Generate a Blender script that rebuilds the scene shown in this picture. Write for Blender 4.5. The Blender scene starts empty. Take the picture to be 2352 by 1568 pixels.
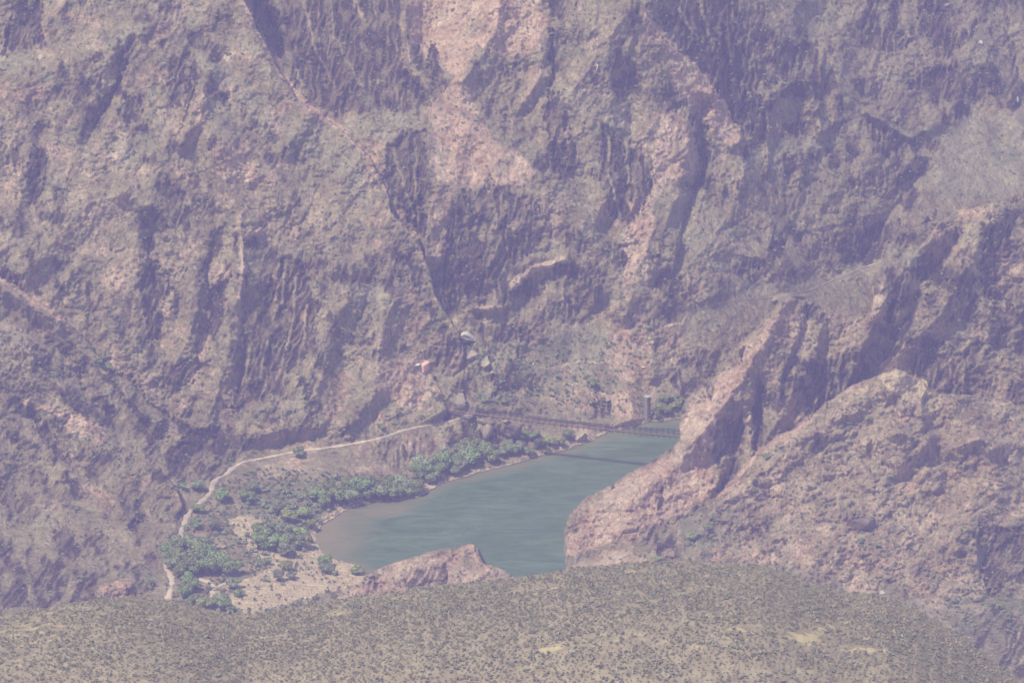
import bpy, math, random
import numpy as np
from mathutils import Vector, Matrix

random.seed(7)
rng = np.random.default_rng(11)
scene = bpy.context.scene
COL = scene.collection

# ------------------------------------------------------------------ camera frame
# coordinates (X, Y) below are directions of sight measured on a 2352 x 1568 frame
W0, H0 = 2352.0, 1568.0
F = 15826.0
CAMZ = 1400.0
PITCH = math.radians(21.0)
cp, sp = math.cos(PITCH), math.sin(PITCH)

def ray(X, Y):
    a = (np.asarray(X, float) - W0 / 2) / F
    b = (np.asarray(Y, float) - H0 / 2) / F
    rx = a
    ry = cp - b * sp
    rz = -sp - b * cp
    return rx, ry, rz

def world(X, Y, y):
    rx, ry, rz = ray(X, Y)
    t = y / ry
    return rx * t, y + 0 * rx, CAMZ + rz * t

def y_of_z(X, Y, z):
    rx, ry, rz = ray(X, Y)
    return (CAMZ - z) / (-rz) * ry

def to_px(x, y, z):
    dx, dy, dz = x, y, z - CAMZ
    f = dy * cp - dz * sp
    u = dy * sp + dz * cp
    return W0 / 2 + F * dx / f, H0 / 2 - F * u / f

# ------------------------------------------------------------------ noise
_perm = rng.permutation(256)
_perm = np.concatenate([_perm, _perm, _perm])
_ga = rng.random(256) * 2 * np.pi
_gx, _gy = np.cos(_ga), np.sin(_ga)

def pnoise(x, y):
    xi = np.floor(x).astype(int); yi = np.floor(y).astype(int)
    xf = x - xi; yf = y - yi
    xi &= 255; yi &= 255
    u = xf * xf * xf * (xf * (xf * 6 - 15) + 10)
    v = yf * yf * yf * (yf * (yf * 6 - 15) + 10)
    def g(ix, iy, dx, dy):
        h = _perm[_perm[ix & 255] + (iy & 255)]
        return _gx[h] * dx + _gy[h] * dy
    a = g(xi, yi, xf, yf); b = g(xi + 1, yi, xf - 1, yf)
    c = g(xi, yi + 1, xf, yf - 1); d = g(xi + 1, yi + 1, xf - 1, yf - 1)
    return ((a + (b - a) * u) + ((c + (d - c) * u) - (a + (b - a) * u)) * v) * 1.45

def fbm(x, y, o=4, g=0.5, seed=0.0):
    s = np.zeros_like(x); amp = 1.0; n = 0
    for i in range(o):
        s += amp * pnoise(x * 2 ** i + 17.3 * i + seed, y * 2 ** i + 9.1 * i + seed * 1.7)
        n += amp; amp *= g
    return s / n

def ridged(x, y, o=4, g=0.55, seed=0.0):
    s = np.zeros_like(x); amp = 1.0; n = 0; w = 1.0
    for i in range(o):
        r = 1 - np.abs(pnoise(x * 2.03 ** i + 31.7 * i + seed, y * 2.03 ** i + 5.3 * i + seed * 1.3))
        r = r * r * w
        s += amp * r; n += amp; amp *= g
        w = np.clip(r * 1.6, 0, 1)
    return s / n

def sstep(a, b, x):
    t = np.clip((x - a) / (b - a), 0, 1)
    return t * t * (3 - 2 * t)

# ------------------------------------------------------------------ the sculpting grid
STEP = 2.0
gx = np.arange(-160, 2512 + 1, STEP)
gy = np.arange(-110, 1640 + 1, STEP)
GX, GY = np.meshgrid(gx, gy)
NX, NY = len(gx), len(gy)
# jitter of outlines
JX = 7 * fbm(GX / 40, GY / 40, 3, seed=3.1) + 3.5 * fbm(GX / 9, GY / 9, 2, seed=8.1)
JY = 7 * fbm(GX / 40, GY / 40, 3, seed=13.1) + 3.5 * fbm(GX / 9, GY / 9, 2, seed=18.1)

FN = fbm(GX / 26, GY / 38, 4, g=.6, seed=211)
FN2 = fbm(GX / 8, GY / 11, 3, g=.6, seed=223)

def seg_dist(px, py, pts, closed=False):
    best = np.full(px.shape, 1e9); tt = np.zeros(px.shape)
    n = len(pts); m = n if closed else n - 1
    for i in range(m):
        x0, y0 = pts[i][:2]; x1, y1 = pts[(i + 1) % n][:2]
        dx, dy = x1 - x0, y1 - y0
        L = dx * dx + dy * dy + 1e-9
        t = np.clip(((px - x0) * dx + (py - y0) * dy) / L, 0, 1)
        d = np.hypot(px - x0 - t * dx, py - y0 - t * dy)
        k = d < best
        best = np.where(k, d, best); tt = np.where(k, i + t, tt)
    return best, tt

def inside(px, py, pts):
    r = np.zeros(px.shape, bool)
    n = len(pts); j = n - 1
    for i in range(n):
        xi, yi = pts[i]; xj, yj = pts[j]
        if yi != yj:
            c = ((yi > py) != (yj > py)) & (px < (xj - xi) * (py - yi) / (yj - yi) + xi)
            r ^= c
        j = i
    return r

def window(pts, m):
    xs = [p[0] for p in pts]; ys = [p[1] for p in pts]
    i0 = max(0, int((min(xs) - m - gx[0]) / STEP)); i1 = min(NX, int((max(xs) + m - gx[0]) / STEP) + 2)
    j0 = max(0, int((min(ys) - m - gy[0]) / STEP)); j1 = min(NY, int((max(ys) + m - gy[0]) / STEP) + 2)
    return slice(j0, j1), slice(i0, i1)

def poly_mask(pts, soft=6.0, jit=1.0):
    """0..1 mask of a polygon with worn, noisy edges (window, values)"""
    w = window(pts, soft + 22)
    px = GX[w] + jit * JX[w]; py = GY[w] + jit * JY[w]
    if px.size == 0:
        return w, px
    d, _ = seg_dist(px, py, pts, True)
    s = np.where(inside(px, py, pts), d, -d)
    return w, sstep(-soft * 0.4, soft * 0.6, s)

def stroke_mask(pts, width, jit=1.0):
    mw = width if not isinstance(width, (list, tuple)) else max(width)
    w = window(pts, mw + 22)
    px = GX[w] + jit * JX[w]; py = GY[w] + jit * JY[w]
    d, t = seg_dist(px, py, pts)
    if isinstance(width, (list, tuple)):
        wd = np.interp(t, np.arange(len(pts)), width)
    else:
        wd = width
    return w, np.clip(1 - d / wd, 0, 1)

def rbf(ctrl):
    P = []; V = []
    for c in ctrl:
        X, Y, k, v = c
        P.append((X, Y)); V.append(v if k == 'y' else float(y_of_z(X, Y, v)))
    P = np.array(P, float) / 1000; V = np.array(V)
    n = len(P)
    D = np.hypot(P[:, None, 0] - P[None, :, 0], P[:, None, 1] - P[None, :, 1])
    A = np.zeros((n + 3, n + 3)); A[:n, :n] = D - 0.004 * np.eye(n) * 0
    A[:n, n] = 1; A[:n, n + 1:] = P; A[n, :n] = 1; A[n + 1:, :n] = P.T
    c = np.linalg.solve(A, np.concatenate([V, np.zeros(3)]))
    out = c[n] + c[n + 1] * GX / 1000 + c[n + 2] * GY / 1000
    for i in range(n):
        out += c[i] * np.hypot(GX / 1000 - P[i, 0], GY / 1000 - P[i, 1])
    return out

# ------------------------------------------------------------------ base sheets of land
RIVER = [(1620, 960), (1565, 962), (1520, 968), (1480, 972), (1455, 980), (1400, 992), (1370, 1006), (1330, 1022),
         (1300, 1033), (1250, 1045), (1200, 1060), (1150, 1073), (1100, 1086), (1050, 1098), (1020, 1110), (990, 1125),
         (960, 1141), (930, 1148), (880, 1153), (830, 1159), (800, 1170), (770, 1188), (740, 1206), (725, 1222),
         (724, 1240), (735, 1262), (750, 1277), (790, 1290), (830, 1300), (860, 1330), (1000, 1380), (1280, 1400),
         (1400, 1330), (1500, 1150), (1640, 1050)]

z, y = 'z', 'y'
wall_c = [
 # shore and bench
 (722,1250,z,.4),(800,1168,z,.4),(880,1151,z,.4),(960,1138,z,.4),(1020,1106,z,.4),(1100,1083,z,.4),(1200,1058,z,.4),
 (1300,1030,z,.4),(1370,1003,z,.4),(1460,977,z,.5),(1520,966,z,.4),(1580,960,z,.5),(750,1285,z,.4),(860,1330,z,.4),
 (560,1065,z,15),(720,1030,z,16),(880,1005,z,17),(980,980,z,17.5),(1075,957,z,18),(490,1110,z,13),(430,1180,z,11),
 (400,1240,z,9),(390,1330,z,8),(380,1400,z,8),(600,1150,z,7),(650,1200,z,5),(560,1250,z,6),(640,1300,z,5),
 (750,1350,z,4),(560,1410,z,8),(700,1100,z,10),(760,1075,z,12),(860,1085,z,7),(900,1110,z,2),(1000,1200,z,-3),(1200,1200,z,-3),
 (950,1078,z,3),(1050,1042,z,3.5),(1150,1027,z,3.5),(1220,1005,z,5),(1260,1020,z,3),
 (950,1012,z,15),(1060,978,z,17),(1150,970,z,15),(1210,965,z,13),
 (1280,950,z,12),(1350,935,z,12),(1420,945,z,8),(1490,945,z,3),(1490,900,y,3541),(1530,935,z,5),(1560,900,z,12),
 (1200,900,z,22),(1350,860,z,24),(1450,850,z,22),(1300,800,z,36),(1120,820,z,40),(1180,880,z,29),
 # walls
 (1250,775,y,3537),(1100,700,y,3552),(1250,600,y,3566),(1250,300,y,3620),(1250,0,y,3672),(1000,200,y,3650),
 (600,900,y,3535),(600,0,y,3705),(0,900,y,3540),(0,0,y,3705),(900,450,y,3570),(1050,450,y,3578),(950,600,y,3552),(1040,700,y,3541),(850,300,y,3606),(720,200,y,3640),
 (1700,700,y,3600),(1700,330,y,3705),(1700,0,y,3775),(1560,800,y,3560),(2000,700,y,3700),(2352,400,y,3850),
 (2352,0,y,3960),(2000,0,y,3885),(2000,400,y,3785),(1900,550,y,3720),(1650,560,y,3615),(1500,600,y,3580),
 (1500,300,y,3640),(1500,0,y,3695),(2352,900,y,3690),(1800,900,y,3575),(1700,1000,y,3535),(1650,850,y,3560)]
mount_c = [
 (540,1060,z,15),(600,1035,z,18),(700,1018,z,19),(800,1008,z,19),(900,988,z,20),(1000,960,z,22),(1030,945,z,24),
 (1000,860,y,3506),(1060,800,y,3514),(430,1010,y,3462),(300,850,y,3478),(0,600,y,3500),(0,0,y,3625),(560,0,y,3645),
 (700,400,y,3570),(900,450,y,3558),(500,600,y,3522),(300,400,y,3548),(970,600,y,3536),(500,800,y,3490),
 (720,800,y,3498),(300,0,y,3628),(200,1000,y,3450)]
foot1_c = [(530,1085,z,13),(430,1195,z,11),(400,1255,z,9),(300,1350,z,10),(430,1000,y,3432),(300,880,y,3442),
 (150,735,y,3457),(0,640,y,3467),(200,1000,y,3408),(100,1150,y,3385),(-150,560,y,3478),(480,1040,y,3428),(0,1300,z,14)]
foot2_c = [(0,882,y,3422),(206,972,y,3402),(410,1125,y,3371),(402,1218,z,9),(300,1285,z,10),(220,1335,z,11),(0,1400,z,18),
 (0,1150,y,3365),(200,1150,y,3362),(-150,820,y,3430)]
ridge1_c = [(1300,1300,z,1),(1297,1215,z,9),(1400,1118,z,17),(1560,1012,y,3425),(1572,930,y,3440),(1700,800,y,3466),
 (1805,688,y,3486),(2000,715,y,3482),(2150,520,y,3522),(2352,440,y,3542),(2500,420,y,3550),(1650,1100,y,3398),
 (1800,1000,y,3442),(2000,900,y,3474),(2300,800,y,3500),(2352,900,y,3484),(2130,860,y,3480),(1450,1200,y,3352),(2500,900,y,3470),(1350,1200,z,6)]
ridge2_c = [(1650,1140,y,3376),(1740,1040,y,3392),(1860,965,y,3404),(2050,855,y,3414),(2130,895,y,3406),(2352,935,y,3412),
 (1700,1250,y,3336),(1500,1290,z,8),(1350,1292,z,2),(2000,1150,y,3348),(2352,1200,y,3340),(2000,1400,y,3272),
 (2352,1500,y,3240),(1600,1200,y,3345),(2500,1000,y,3410)]
knoll_c = [(740,1378,z,4),(900,1300,y,3290),(1080,1250,y,3311),(1190,1330,y,3287),(1000,1350,y,3275),(900,1420,y,3258),(1150,1420,y,3262)]
del z, y

MOUNT = [(-400,-400),(545,-400),(556,-20),(560,0),(580,40),(592,68),(612,100),(628,140),(655,185),(680,225),(720,255),(775,290),
 (820,330),(850,365),(880,415),(895,455),(900,490),(930,520),(960,545),(975,590),(990,630),(1000,680),(1025,720),(1050,760),
 (1066,800),(1064,840),(1040,865),(1012,858),(1004,880),(1016,915),(1030,945),(1025,958),(1000,966),(900,992),(800,1012),
 (700,1022),(600,1042),(545,1062),(500,1062),(430,1100),(-400,1100)]
FOOT1 = [(-400,520),(0,636),(60,672),(150,735),(205,790),(250,850),(300,878),(340,928),(378,950),(430,996),(480,1036),(528,1062),
 (535,1085),(500,1110),(450,1170),(420,1215),(404,1250),(380,1330),(370,1500),(-400,1500)]
FOOT2 = [(-400,780),(0,882),(62,922),(110,934),(160,948),(206,972),(240,992),(300,1040),(372,1085),(410,1123),(418,1168),(402,1215),
 (330,1290),(230,1350),(180,1500),(-400,1500)]
RIDGE1 = [(1300,1500),(1298,1290),(1297,1215),(1305,1190),(1320,1170),(1352,1140),(1400,1117),(1440,1092),(1470,1075),(1520,1042),
 (1550,1022),(1562,1008),(1560,985),(1563,950),(1575,918),(1600,888),(1640,868),(1662,830),(1700,792),(1722,770),(1745,745),
 (1775,712),(1790,690),(1815,683),(1850,690),(1880,700),(1900,722),(1925,746),(1962,728),(2003,716),(2008,664),(2040,640),
 (2080,602),(2120,560),(2150,520),(2200,485),(2250,475),(2300,458),(2352,440),(2700,380),(2700,1600),(1300,1600)]
RIDGE2 = [(1290,1310),(1330,1292),(1400,1255),(1500,1215),(1590,1178),(1645,1145),(1672,1110),(1700,1080),(1740,1040),(1790,1000),
 (1850,970),(1890,932),(1950,890),(2020,860),(2060,850),(2110,868),(2130,893),(2160,905),(2210,905),(2270,915),(2352,935),
 (2700,990),(2700,1600),(1290,1600)]
KNOLL = [(690,1500),(735,1382),(770,1358),(800,1340),(870,1306),(930,1285),(1000,1263),(1050,1255),(1085,1248),(1098,1262),
 (1104,1282),(1112,1292),(1150,1305),(1190,1330),(1230,1400),(1260,1500)]

# large blank relief per sheet: (angle of the fabric of the rock, stretch, amplitude)
def relief(seed, ang, st, A, wl=150.0):
    c, s = math.cos(math.radians(ang)), math.sin(math.radians(ang))
    wx = GX + 18 * fbm(GX / 120, GY / 120, 2, seed=seed + 40)
    wy = GY + 18 * fbm(GX / 120, GY / 120, 2, seed=seed + 60)
    al = (wx * c - wy * s)          # along the fabric (image direction, up-right for +ang)
    ac = (wx * s + wy * c)          # across
    v = np.clip(.55 + 1.1 * fbm(GX / 110, GY / 90, 3, seed=seed + 70), .12, 1.25)
    r = -A * 10.0 * (ridged(al / (wl * 1.6 * st), ac / (wl * 1.6), 2, seed=seed) - 0.45)
    r += -A * 4.0 * (ridged(al / (wl * .7 * st), ac / (wl * .7), 2, seed=seed + 2) - 0.45)
    r += -A * v * 2.4 * (ridged(al / (52 * st), ac / 52, 3, seed=seed + 5) - 0.45)
    r += -A * v * 1.5 * (ridged(wx / 21 + wy / 60, wy / 30 - wx / 50, 2, seed=seed + 9) - 0.45)
    r += A * v * .85 * pnoise(al / (8.5 * max(1, st * .5)) + seed, ac / 8.5)
    r += A * (.35 + v) * 0.4 * pnoise(GX / 4.6 + seed, GY / 4.6)
    return r

layers = []
Yw = rbf(wall_c)
rough = np.full(GX.shape, 1.0)
# wall roughness: calm on the bench, talus and side canyon
def mulmask(field, pts, val, soft=20, poly=True, width=30):
    w, m = poly_mask(pts, soft) if poly else stroke_mask(pts, width)
    if m.size: field[w] = field[w] * (1 - m) + val * m

BENCH = [(535,1062),(600,1042),(700,1024),(880,1004),(1000,972),(1100,950),(1300,930),(1420,940),(1460,965),(1600,955),(1600,970),(1470,985),
 (1300,1040),(1100,1090),(960,1142),(800,1172),(725,1225),(730,1270),(860,1330),(900,1500),(300,1500),(390,1240),(430,1170),(490,1110)]
mulmask(rough, BENCH, 0.12, 24)
mulmask(rough, [(740,1040),(860,1015),(1000,985),(1075,965),(1210,965),(1240,1000),(1150,1030),(1000,1060),(930,1082),(860,1075),(800,1062)], 0.62, 14)
mulmask(rough, [(1230,800),(1300,745),(1400,720),(1480,800),(1500,880),(1400,930),(1250,930),(1160,880)], 0.32, 30)
mulmask(rough, [(2100,300),(2352,250),(2560,250),(2560,440),(2250,480),(2080,500),(2130,400)], 0.30, 40)
mulmask(rough, [(1560,720),(1750,640),(1900,660),(2000,640),(2050,700),(1800,720),(1650,800),(1560,800)], 0.42, 30)
mulmask(rough, [(1400,880),(1540,870),(1600,960),(1400,990)], .12, 20)
mulmask(rough, [(985,235),(1050,180),(1090,215),(1110,280),(1160,330),(1240,400),(1250,450),(1130,440),(1040,440),(985,400)], .6, 24)
Yw = Yw + rough * relief(1.0, 68, 2.6, 1.15)
LAY = np.zeros(GX.shape, int)
YY = Yw.copy()

def composite(idx, ctrl, poly, seed, ang, st, A, jit=0.7, wl=150.0, near_only=True, foot=None):
    global YY
    base = rbf(ctrl) + relief(seed, ang, st, A, wl)
    px = GX + jit * JX; py = GY + jit * JY
    m = inside(px, py, poly)
    if foot:
        fd, _ = seg_dist(px, py, foot)
        base = YY + (base - YY) * np.where(base < YY, sstep(0, 46, fd), 1)
    if near_only:
        m &= base < YY
    YY = np.where(m, base, YY)
    LAY[m] = idx

composite(1, mount_c, MOUNT, 21.0, 64, 2.4, 1.0, foot=[(960,984),(900,992),(800,1012),(700,1022),(600,1042),(545,1062),(500,1062),(430,1100)])
composite(2, foot1_c, FOOT1, 33.0, -40, 2.2, 0.85, foot=[(535,1085),(500,1110),(450,1170),(420,1215),(404,1250),(380,1330),(370,1500)])
composite(3, foot2_c, FOOT2, 44.0, -38, 2.2, 0.8, foot=[(402,1215),(330,1290),(230,1350),(180,1500)])
composite(4, ridge1_c, RIDGE1, 55.0, 66, 2.3, 0.85)
composite(5, ridge2_c, RIDGE2, 66.0, 38, 1.8, 0.85, wl=120, foot=[(1290,1310),(1330,1292),(1400,1255),(1500,1215),(1590,1178)])
composite(6, knoll_c, KNOLL, 77.0, 25, 1.4, 0.42, wl=90)

def ledge(pts, side, width, A, lay=None, pink=0.0):
    """a rib whose far side drops sharply; side=+1 keeps the ground left of the line's direction"""
    w = window(pts, width + 22)
    px = GX[w] + JX[w]; py = GY[w] + JY[w]
    d, t = seg_dist(px, py, pts)
    n = len(pts); i = np.clip(t.astype(int), 0, n - 2)
    P = np.array(pts, float)
    cr = (P[i + 1, 0] - P[i, 0]) * (py - P[i, 1]) - (P[i + 1, 1] - P[i, 1]) * (px - P[i, 0])
    on = (cr * side > 0)
    fade = np.clip(1 - d / width, 0, 1)
    ends = np.clip(t / .6, 0, 1) * np.clip((n - 1 - t) / .6, 0, 1)
    k = fade * on * ends
    if lay is not None: k = k * np.isin(LAY[w], lay)
    YY[w] -= (.5 if lay == [1] else .8) * A * k
    if pink: PINK[w] = np.maximum(PINK[w], pink * sstep(0.0, .5, k))

# ------------------------------------------------------------------ hand placed relief
def crest(pts, width, A, lay=None):
    w, m = stroke_mask(pts, width)
    k = m if lay is None else m * np.isin(LAY[w], lay)
    YY[w] -= (.85 if lay == [1] else 1.2) * A * k
def gully(pts, width, A, lay=None):
    crest(pts, width, -A, lay)

DARK = np.zeros(GX.shape); PINK = np.zeros(GX.shape); GREEN = np.zeros(GX.shape); SAND = np.zeros(GX.shape)
def addmask(F_, w, m, s):
    F_[w] = np.maximum(F_[w], m * s)

def face(pts, dark=0.8, A=4.0, lay=None, soft=7):
    """a steep face set back into the slope: dark schist, with its shade painted in"""
    w = window(pts, soft + 34)
    if GX[w].size == 0: return
    px = GX[w] + 1.3 * JX[w]; py = GY[w] + 1.3 * JY[w]
    d, _ = seg_dist(px, py, pts, True)
    size = math.sqrt(abs(sum(pts[i][0] * pts[i - 1][1] - pts[i - 1][0] * pts[i][1] for i in range(len(pts))) / 2))
    amp = min(1.0, size / 60)
    sd = np.where(inside(px, py, pts), d, -d) + 17 * amp * FN[w] + 8 * FN2[w] * (.4 + amp) + 2
    m = sstep(-2, 5, sd)
    k = m if lay is None else m * np.isin(LAY[w], lay)
    YY[w] += .5 * A * k * (.75 + .8 * FN[w])
    addmask(DARK, w, k, dark)
def tint(F_, pts, s, soft=14, lay=None):
    w, m = poly_mask(pts, soft, 1.6)
    if not m.size: return
    addmask(F_, w, m if lay is None else m * np.isin(LAY[w], lay), s)
def line(F_, pts, width, s, lay=None):
    w, m = stroke_mask(pts, width)
    m = sstep(0, 0.6, m)
    addmask(F_, w, m if lay is None else m * np.isin(LAY[w], lay), s)

M_ = [1]
# left mountain: ribs and ravines
crest([(540,-60),(600,130),(660,210),(760,300),(870,430),(905,500),(965,570),(1000,680),(1055,790)], 60, 5, M_)
crest([(460,150),(470,230),(500,330),(520,420),(560,520),(560,640)], 55, 16, M_)
crest([(520,330),(600,400),(700,500),(780,640),(840,760)], 60, 12, M_)
crest([(480,170),(440,260),(420,330)], 26, 9, M_)
crest([(340,60),(270,100),(180,140),(60,190)], 60, 10, M_)
crest([(290,440),(200,470),(120,560),(60,620)], 50, 9, M_)
crest([(290,440),(380,500),(420,560),(440,640)], 40, 8, M_)
crest([(520,700),(530,800),(500,900),(470,980)], 34, 11, M_)
crest([(440,680),(430,780),(390,860)], 40, 9, M_)
crest([(640,690),(625,780),(580,880)], 16, 5, M_)
crest([(820,620),(780,720),(740,860),(700,980)], 44, 11, M_)
crest([(900,690),(870,800),(860,900),(800,980)], 40, 9, M_)
gully([(300,90),(270,170),(225,270),(200,330)], 26, 8, M_)
gully([(545,560),(490,700),(470,800)], 26, 8, M_)
gully([(345,530),(350,600),(360,720),(370,780)], 30, 8, M_)
gully([(600,60),(640,160),(700,240)], 18, 6, M_)
gully([(860,300),(740,420),(690,520),(740,640)], 30, 5, M_)
gully([(100,300),(90,400),(70,470)], 26, 9, M_)
# dark faces on the mountain: schist, plus painted shade in slots and gullies
for p, d, A in [
 ([(90,-60),(95,55),(105,80),(80,115),(40,120),(18,100),(25,60),(50,20),(45,-60)], .8, 7),
 ([(150,-20),(182,-20),(180,25),(172,55),(158,80),(150,60)], .55, 4),
 ([(203,125),(235,120),(242,140),(215,150)], .85, 4),
 ([(310,75),(290,110),(270,140),(262,190),(240,225),(215,270),(222,282),(248,244),(275,205),(288,155),(312,112)], .8, 6),
 ([(285,230),(320,225),(322,270),(300,285),(283,285)], .8, 4),
 ([(395,150),(450,120),(460,175),(432,205),(415,250),(393,242),(385,205)], .75, 5),
 ([(435,192),(455,186),(440,232),(425,246)], .9, 4),
 ([(330,20),(400,10),(440,40),(400,60),(350,90),(320,70)], .5, 3),
 ([(460,30),(540,20),(545,60),(500,50)], .55, 3),
 ([(480,170),(530,230),(538,255),(512,238),(490,205)], .8, 4),
 ([(560,235),(590,262),(575,300),(555,280)], .6, 4),
 ([(605,290),(642,298),(636,334),(612,322)], .75, 5),
 ([(660,340),(735,350),(740,400),(700,390)], .5, 3),
 ([(85,340),(108,350),(100,420),(75,445),(60,400),(80,360)], .85, 6),
 ([(0,330),(40,345),(50,400),(20,380),(0,390)], .6, 4),
 ([(490,308),(508,322),(480,348),(470,340)], .85, 4),
 ([(380,450),(425,440),(432,500),(410,520),(385,500)], .55, 3),
 ([(640,470),(700,480),(720,540),(690,560),(650,520)], .5, 3),
 ([(345,523),(356,571),(344,596),(331,575)], .8, 5),
 ([(320,620),(360,598),(398,650),(372,695),(350,718),(328,691)], .75, 5),
 ([(335,721),(372,726),(372,778),(340,778)], .7, 4),
 ([(490,523),(516,531),(512,561),(490,601),(468,651),(458,641),(476,601)], .85, 5),
 ([(500,650),(523,648),(512,711),(500,761),(488,788),(476,751),(473,691),(485,661)], .9, 6),
 ([(565,731),(600,671),(640,621),(650,590),(690,600),(708,651),(728,700),(728,790),(668,851),(642,911),(592,925),(550,951),(533,921),(545,871),(555,791)], .72, 7),
 ([(640,560),(720,520),(730,600),(700,640),(660,600)], .5, 3),
 ([(375,841),(458,818),(463,841),(440,881),(380,888)], .72, 4),
 ([(430,920),(500,900),(540,960),(530,1010),(450,1000),(420,960)], .5, 4),
 ([(640,960),(720,930),(740,1000),(690,1020),(640,1015)], .45, 4),
 ([(0,600),(45,658),(70,701),(102,711),(100,751),(65,771),(40,731),(0,721)], .75, 5),
 ([(740,560),(770,600),(760,660),(730,640)], .5, 3),
 ([(800,620),(830,640),(850,700),(810,720),(795,670)], .55, 3),
 ([(830,700),(860,740),(870,840),(840,820),(820,760)], .5, 3),
 ([(900,540),(945,560),(962,600),(985,655),(1000,711),(1012,742),(965,690),(925,625)], .62, 4),
 ([(995,741),(1012,735),(1066,800),(1066,850),(1042,872),(1012,858),(1000,800)], .55, 4),
 ([(1002,868),(1030,868),(1060,900),(1072,940),(1025,950)], .6, 4)]:
    face(p, d, A, M_)
for p in [[(590,720),(575,800),(560,880)], [(640,650),(628,720),(612,800),(600,870)], [(680,640),(676,720),(660,800)], [(655,610),(650,700)], [(705,700),(700,780)]]:
    w, m = stroke_mask(p, 6); DARK[w] *= 1 - 0.85 * sstep(0, .7, m); YY[w] -= 3 * m
# ravine between mountain and foothill
face([(200,791),(215,812),(250,848),(300,868),(335,925),(385,945),(440,985),(530,985),(560,1010),(540,1062),(440,1010),(330,940),(240,870)], .8, 5, M_)
# foothills
gully([(20,700),(90,760),(150,830),(200,900),(260,960)], 26, 6, [2])
gully([(150,760),(200,830),(260,900),(360,1010)], 20, 5, [2])
crest([(0,660),(120,730),(230,850),(330,950),(430,1010)], 34, 7, [2])
crest([(40,780),(110,860),(180,930),(260,1010)], 18, 6, [2])
for p, d, A, l in [
 ([(55,792),(100,808),(122,831),(127,880),(105,860),(78,822)], .85, 6, [2]),
 ([(145,838),(192,851),(196,905),(175,875),(148,863)], .8, 5, [2]),
 ([(110,780),(162,788),(192,838),(150,833)], .65, 4, [2]),
 ([(60,700),(130,760),(110,780),(60,760)], .4, 3, [2]),
 ([(0,845),(40,850),(90,905),(60,915),(20,880),(0,880)], .6, 4, [2]),
 ([(140,900),(168,928),(200,945),(190,955),(150,930)], .85, 3, [2]),
 ([(225,945),(262,960),(250,990),(230,975)], .6, 3, [2]),
 ([(55,945),(80,958),(110,985),(142,1030),(172,1066),(140,1060),(112,1030),(80,985)], .82, 5, [3]),
 ([(150,945),(162,960),(142,992),(133,962)], .8, 3, [3]),
 ([(0,980),(40,1000),(90,1030),(90,1060),(30,1050),(0,1030)], .5, 4, [3]),
 ([(30,1150),(70,1138),(88,1170),(76,1212),(35,1202)], .7, 4, [3]),
 ([(95,1090),(150,1110),(190,1160),(160,1170),(110,1130)], .45, 3, [3]),
 ([(115,1208),(155,1204),(172,1230),(166,1257),(124,1252)], .75, 4, [3]),
 ([(60,1293),(125,1308),(127,1340),(100,1352),(65,1322)], .72, 4, [3]),
 ([(-60,1340),(62,1342),(72,1392),(-60,1405)], .75, 5, [3]),
 ([(190,1228),(235,1222),(266,1240),(262,1257),(205,1255)], .7, 3, [3]),
 ([(288,1210),(315,1233),(320,1257),(292,1250)], .75, 3, [3]),
 ([(135,1300),(168,1298),(208,1330),(190,1337)], .7, 3, [3]),
 ([(328,1016),(368,1022),(374,1066),(340,1068)], .6, 3, [2]),
 ([(388,1046),(440,1046),(515,1068),(510,1090),(430,1078)], .55, 3, [2]),
 ([(325,1088),(408,1130),(416,1168),(400,1207),(300,1150),(285,1110)], .45, 3, [3])]:
    face(p, d, A, l)
gully([(60,930),(120,1000),(180,1080),(260,1170)], 24, 6, [3])
crest([(150,1080),(230,1130),(300,1190),(360,1240)], 26, 5, [3])
# the pale granite ridge in the middle and the walls round it
Wl = [0]
crest([(1050,185),(1060,260),(1110,340),(1150,420),(1160,520),(1120,620)], 110, 13, Wl)
crest([(1110,310),(1180,360),(1260,430),(1330,520),(1380,600),(1440,690)], 60, 7, Wl)

gully([(1190,250),(1240,330),(1340,430),(1400,540)], 34, 5, Wl)
crest([(935,-60),(930,60),(940,150),(990,210)], 36, 12, Wl)
crest([(1160,-60),(1140,60),(1100,140),(1060,190)], 50, 10, Wl)
crest([(1240,90),(1240,180),(1200,240)], 24, 7, Wl)
ledge([(1420,-80),(1480,20),(1522,92),(1580,138),(1640,190),(1662,250),(1700,312),(1704,352)], 1, 100, 15, Wl)
ledge([(1598,250),(1606,330),(1600,400),(1575,470),(1560,560),(1545,640)], 1, 90, 13, Wl)
ledge([(982,215),(982,300),(980,400),(977,480),(972,560),(985,640)], -1, 110, 24, Wl)
ledge([(932,-60),(930,60),(934,150),(950,230)], -1, 60, 14, Wl)
ledge([(1340,600),(1382,655),(1376,700),(1330,745)], 1, 60, 6, Wl)
ledge([(1268,60),(1268,140),(1262,225)], 1, 50, 9, Wl)

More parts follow.
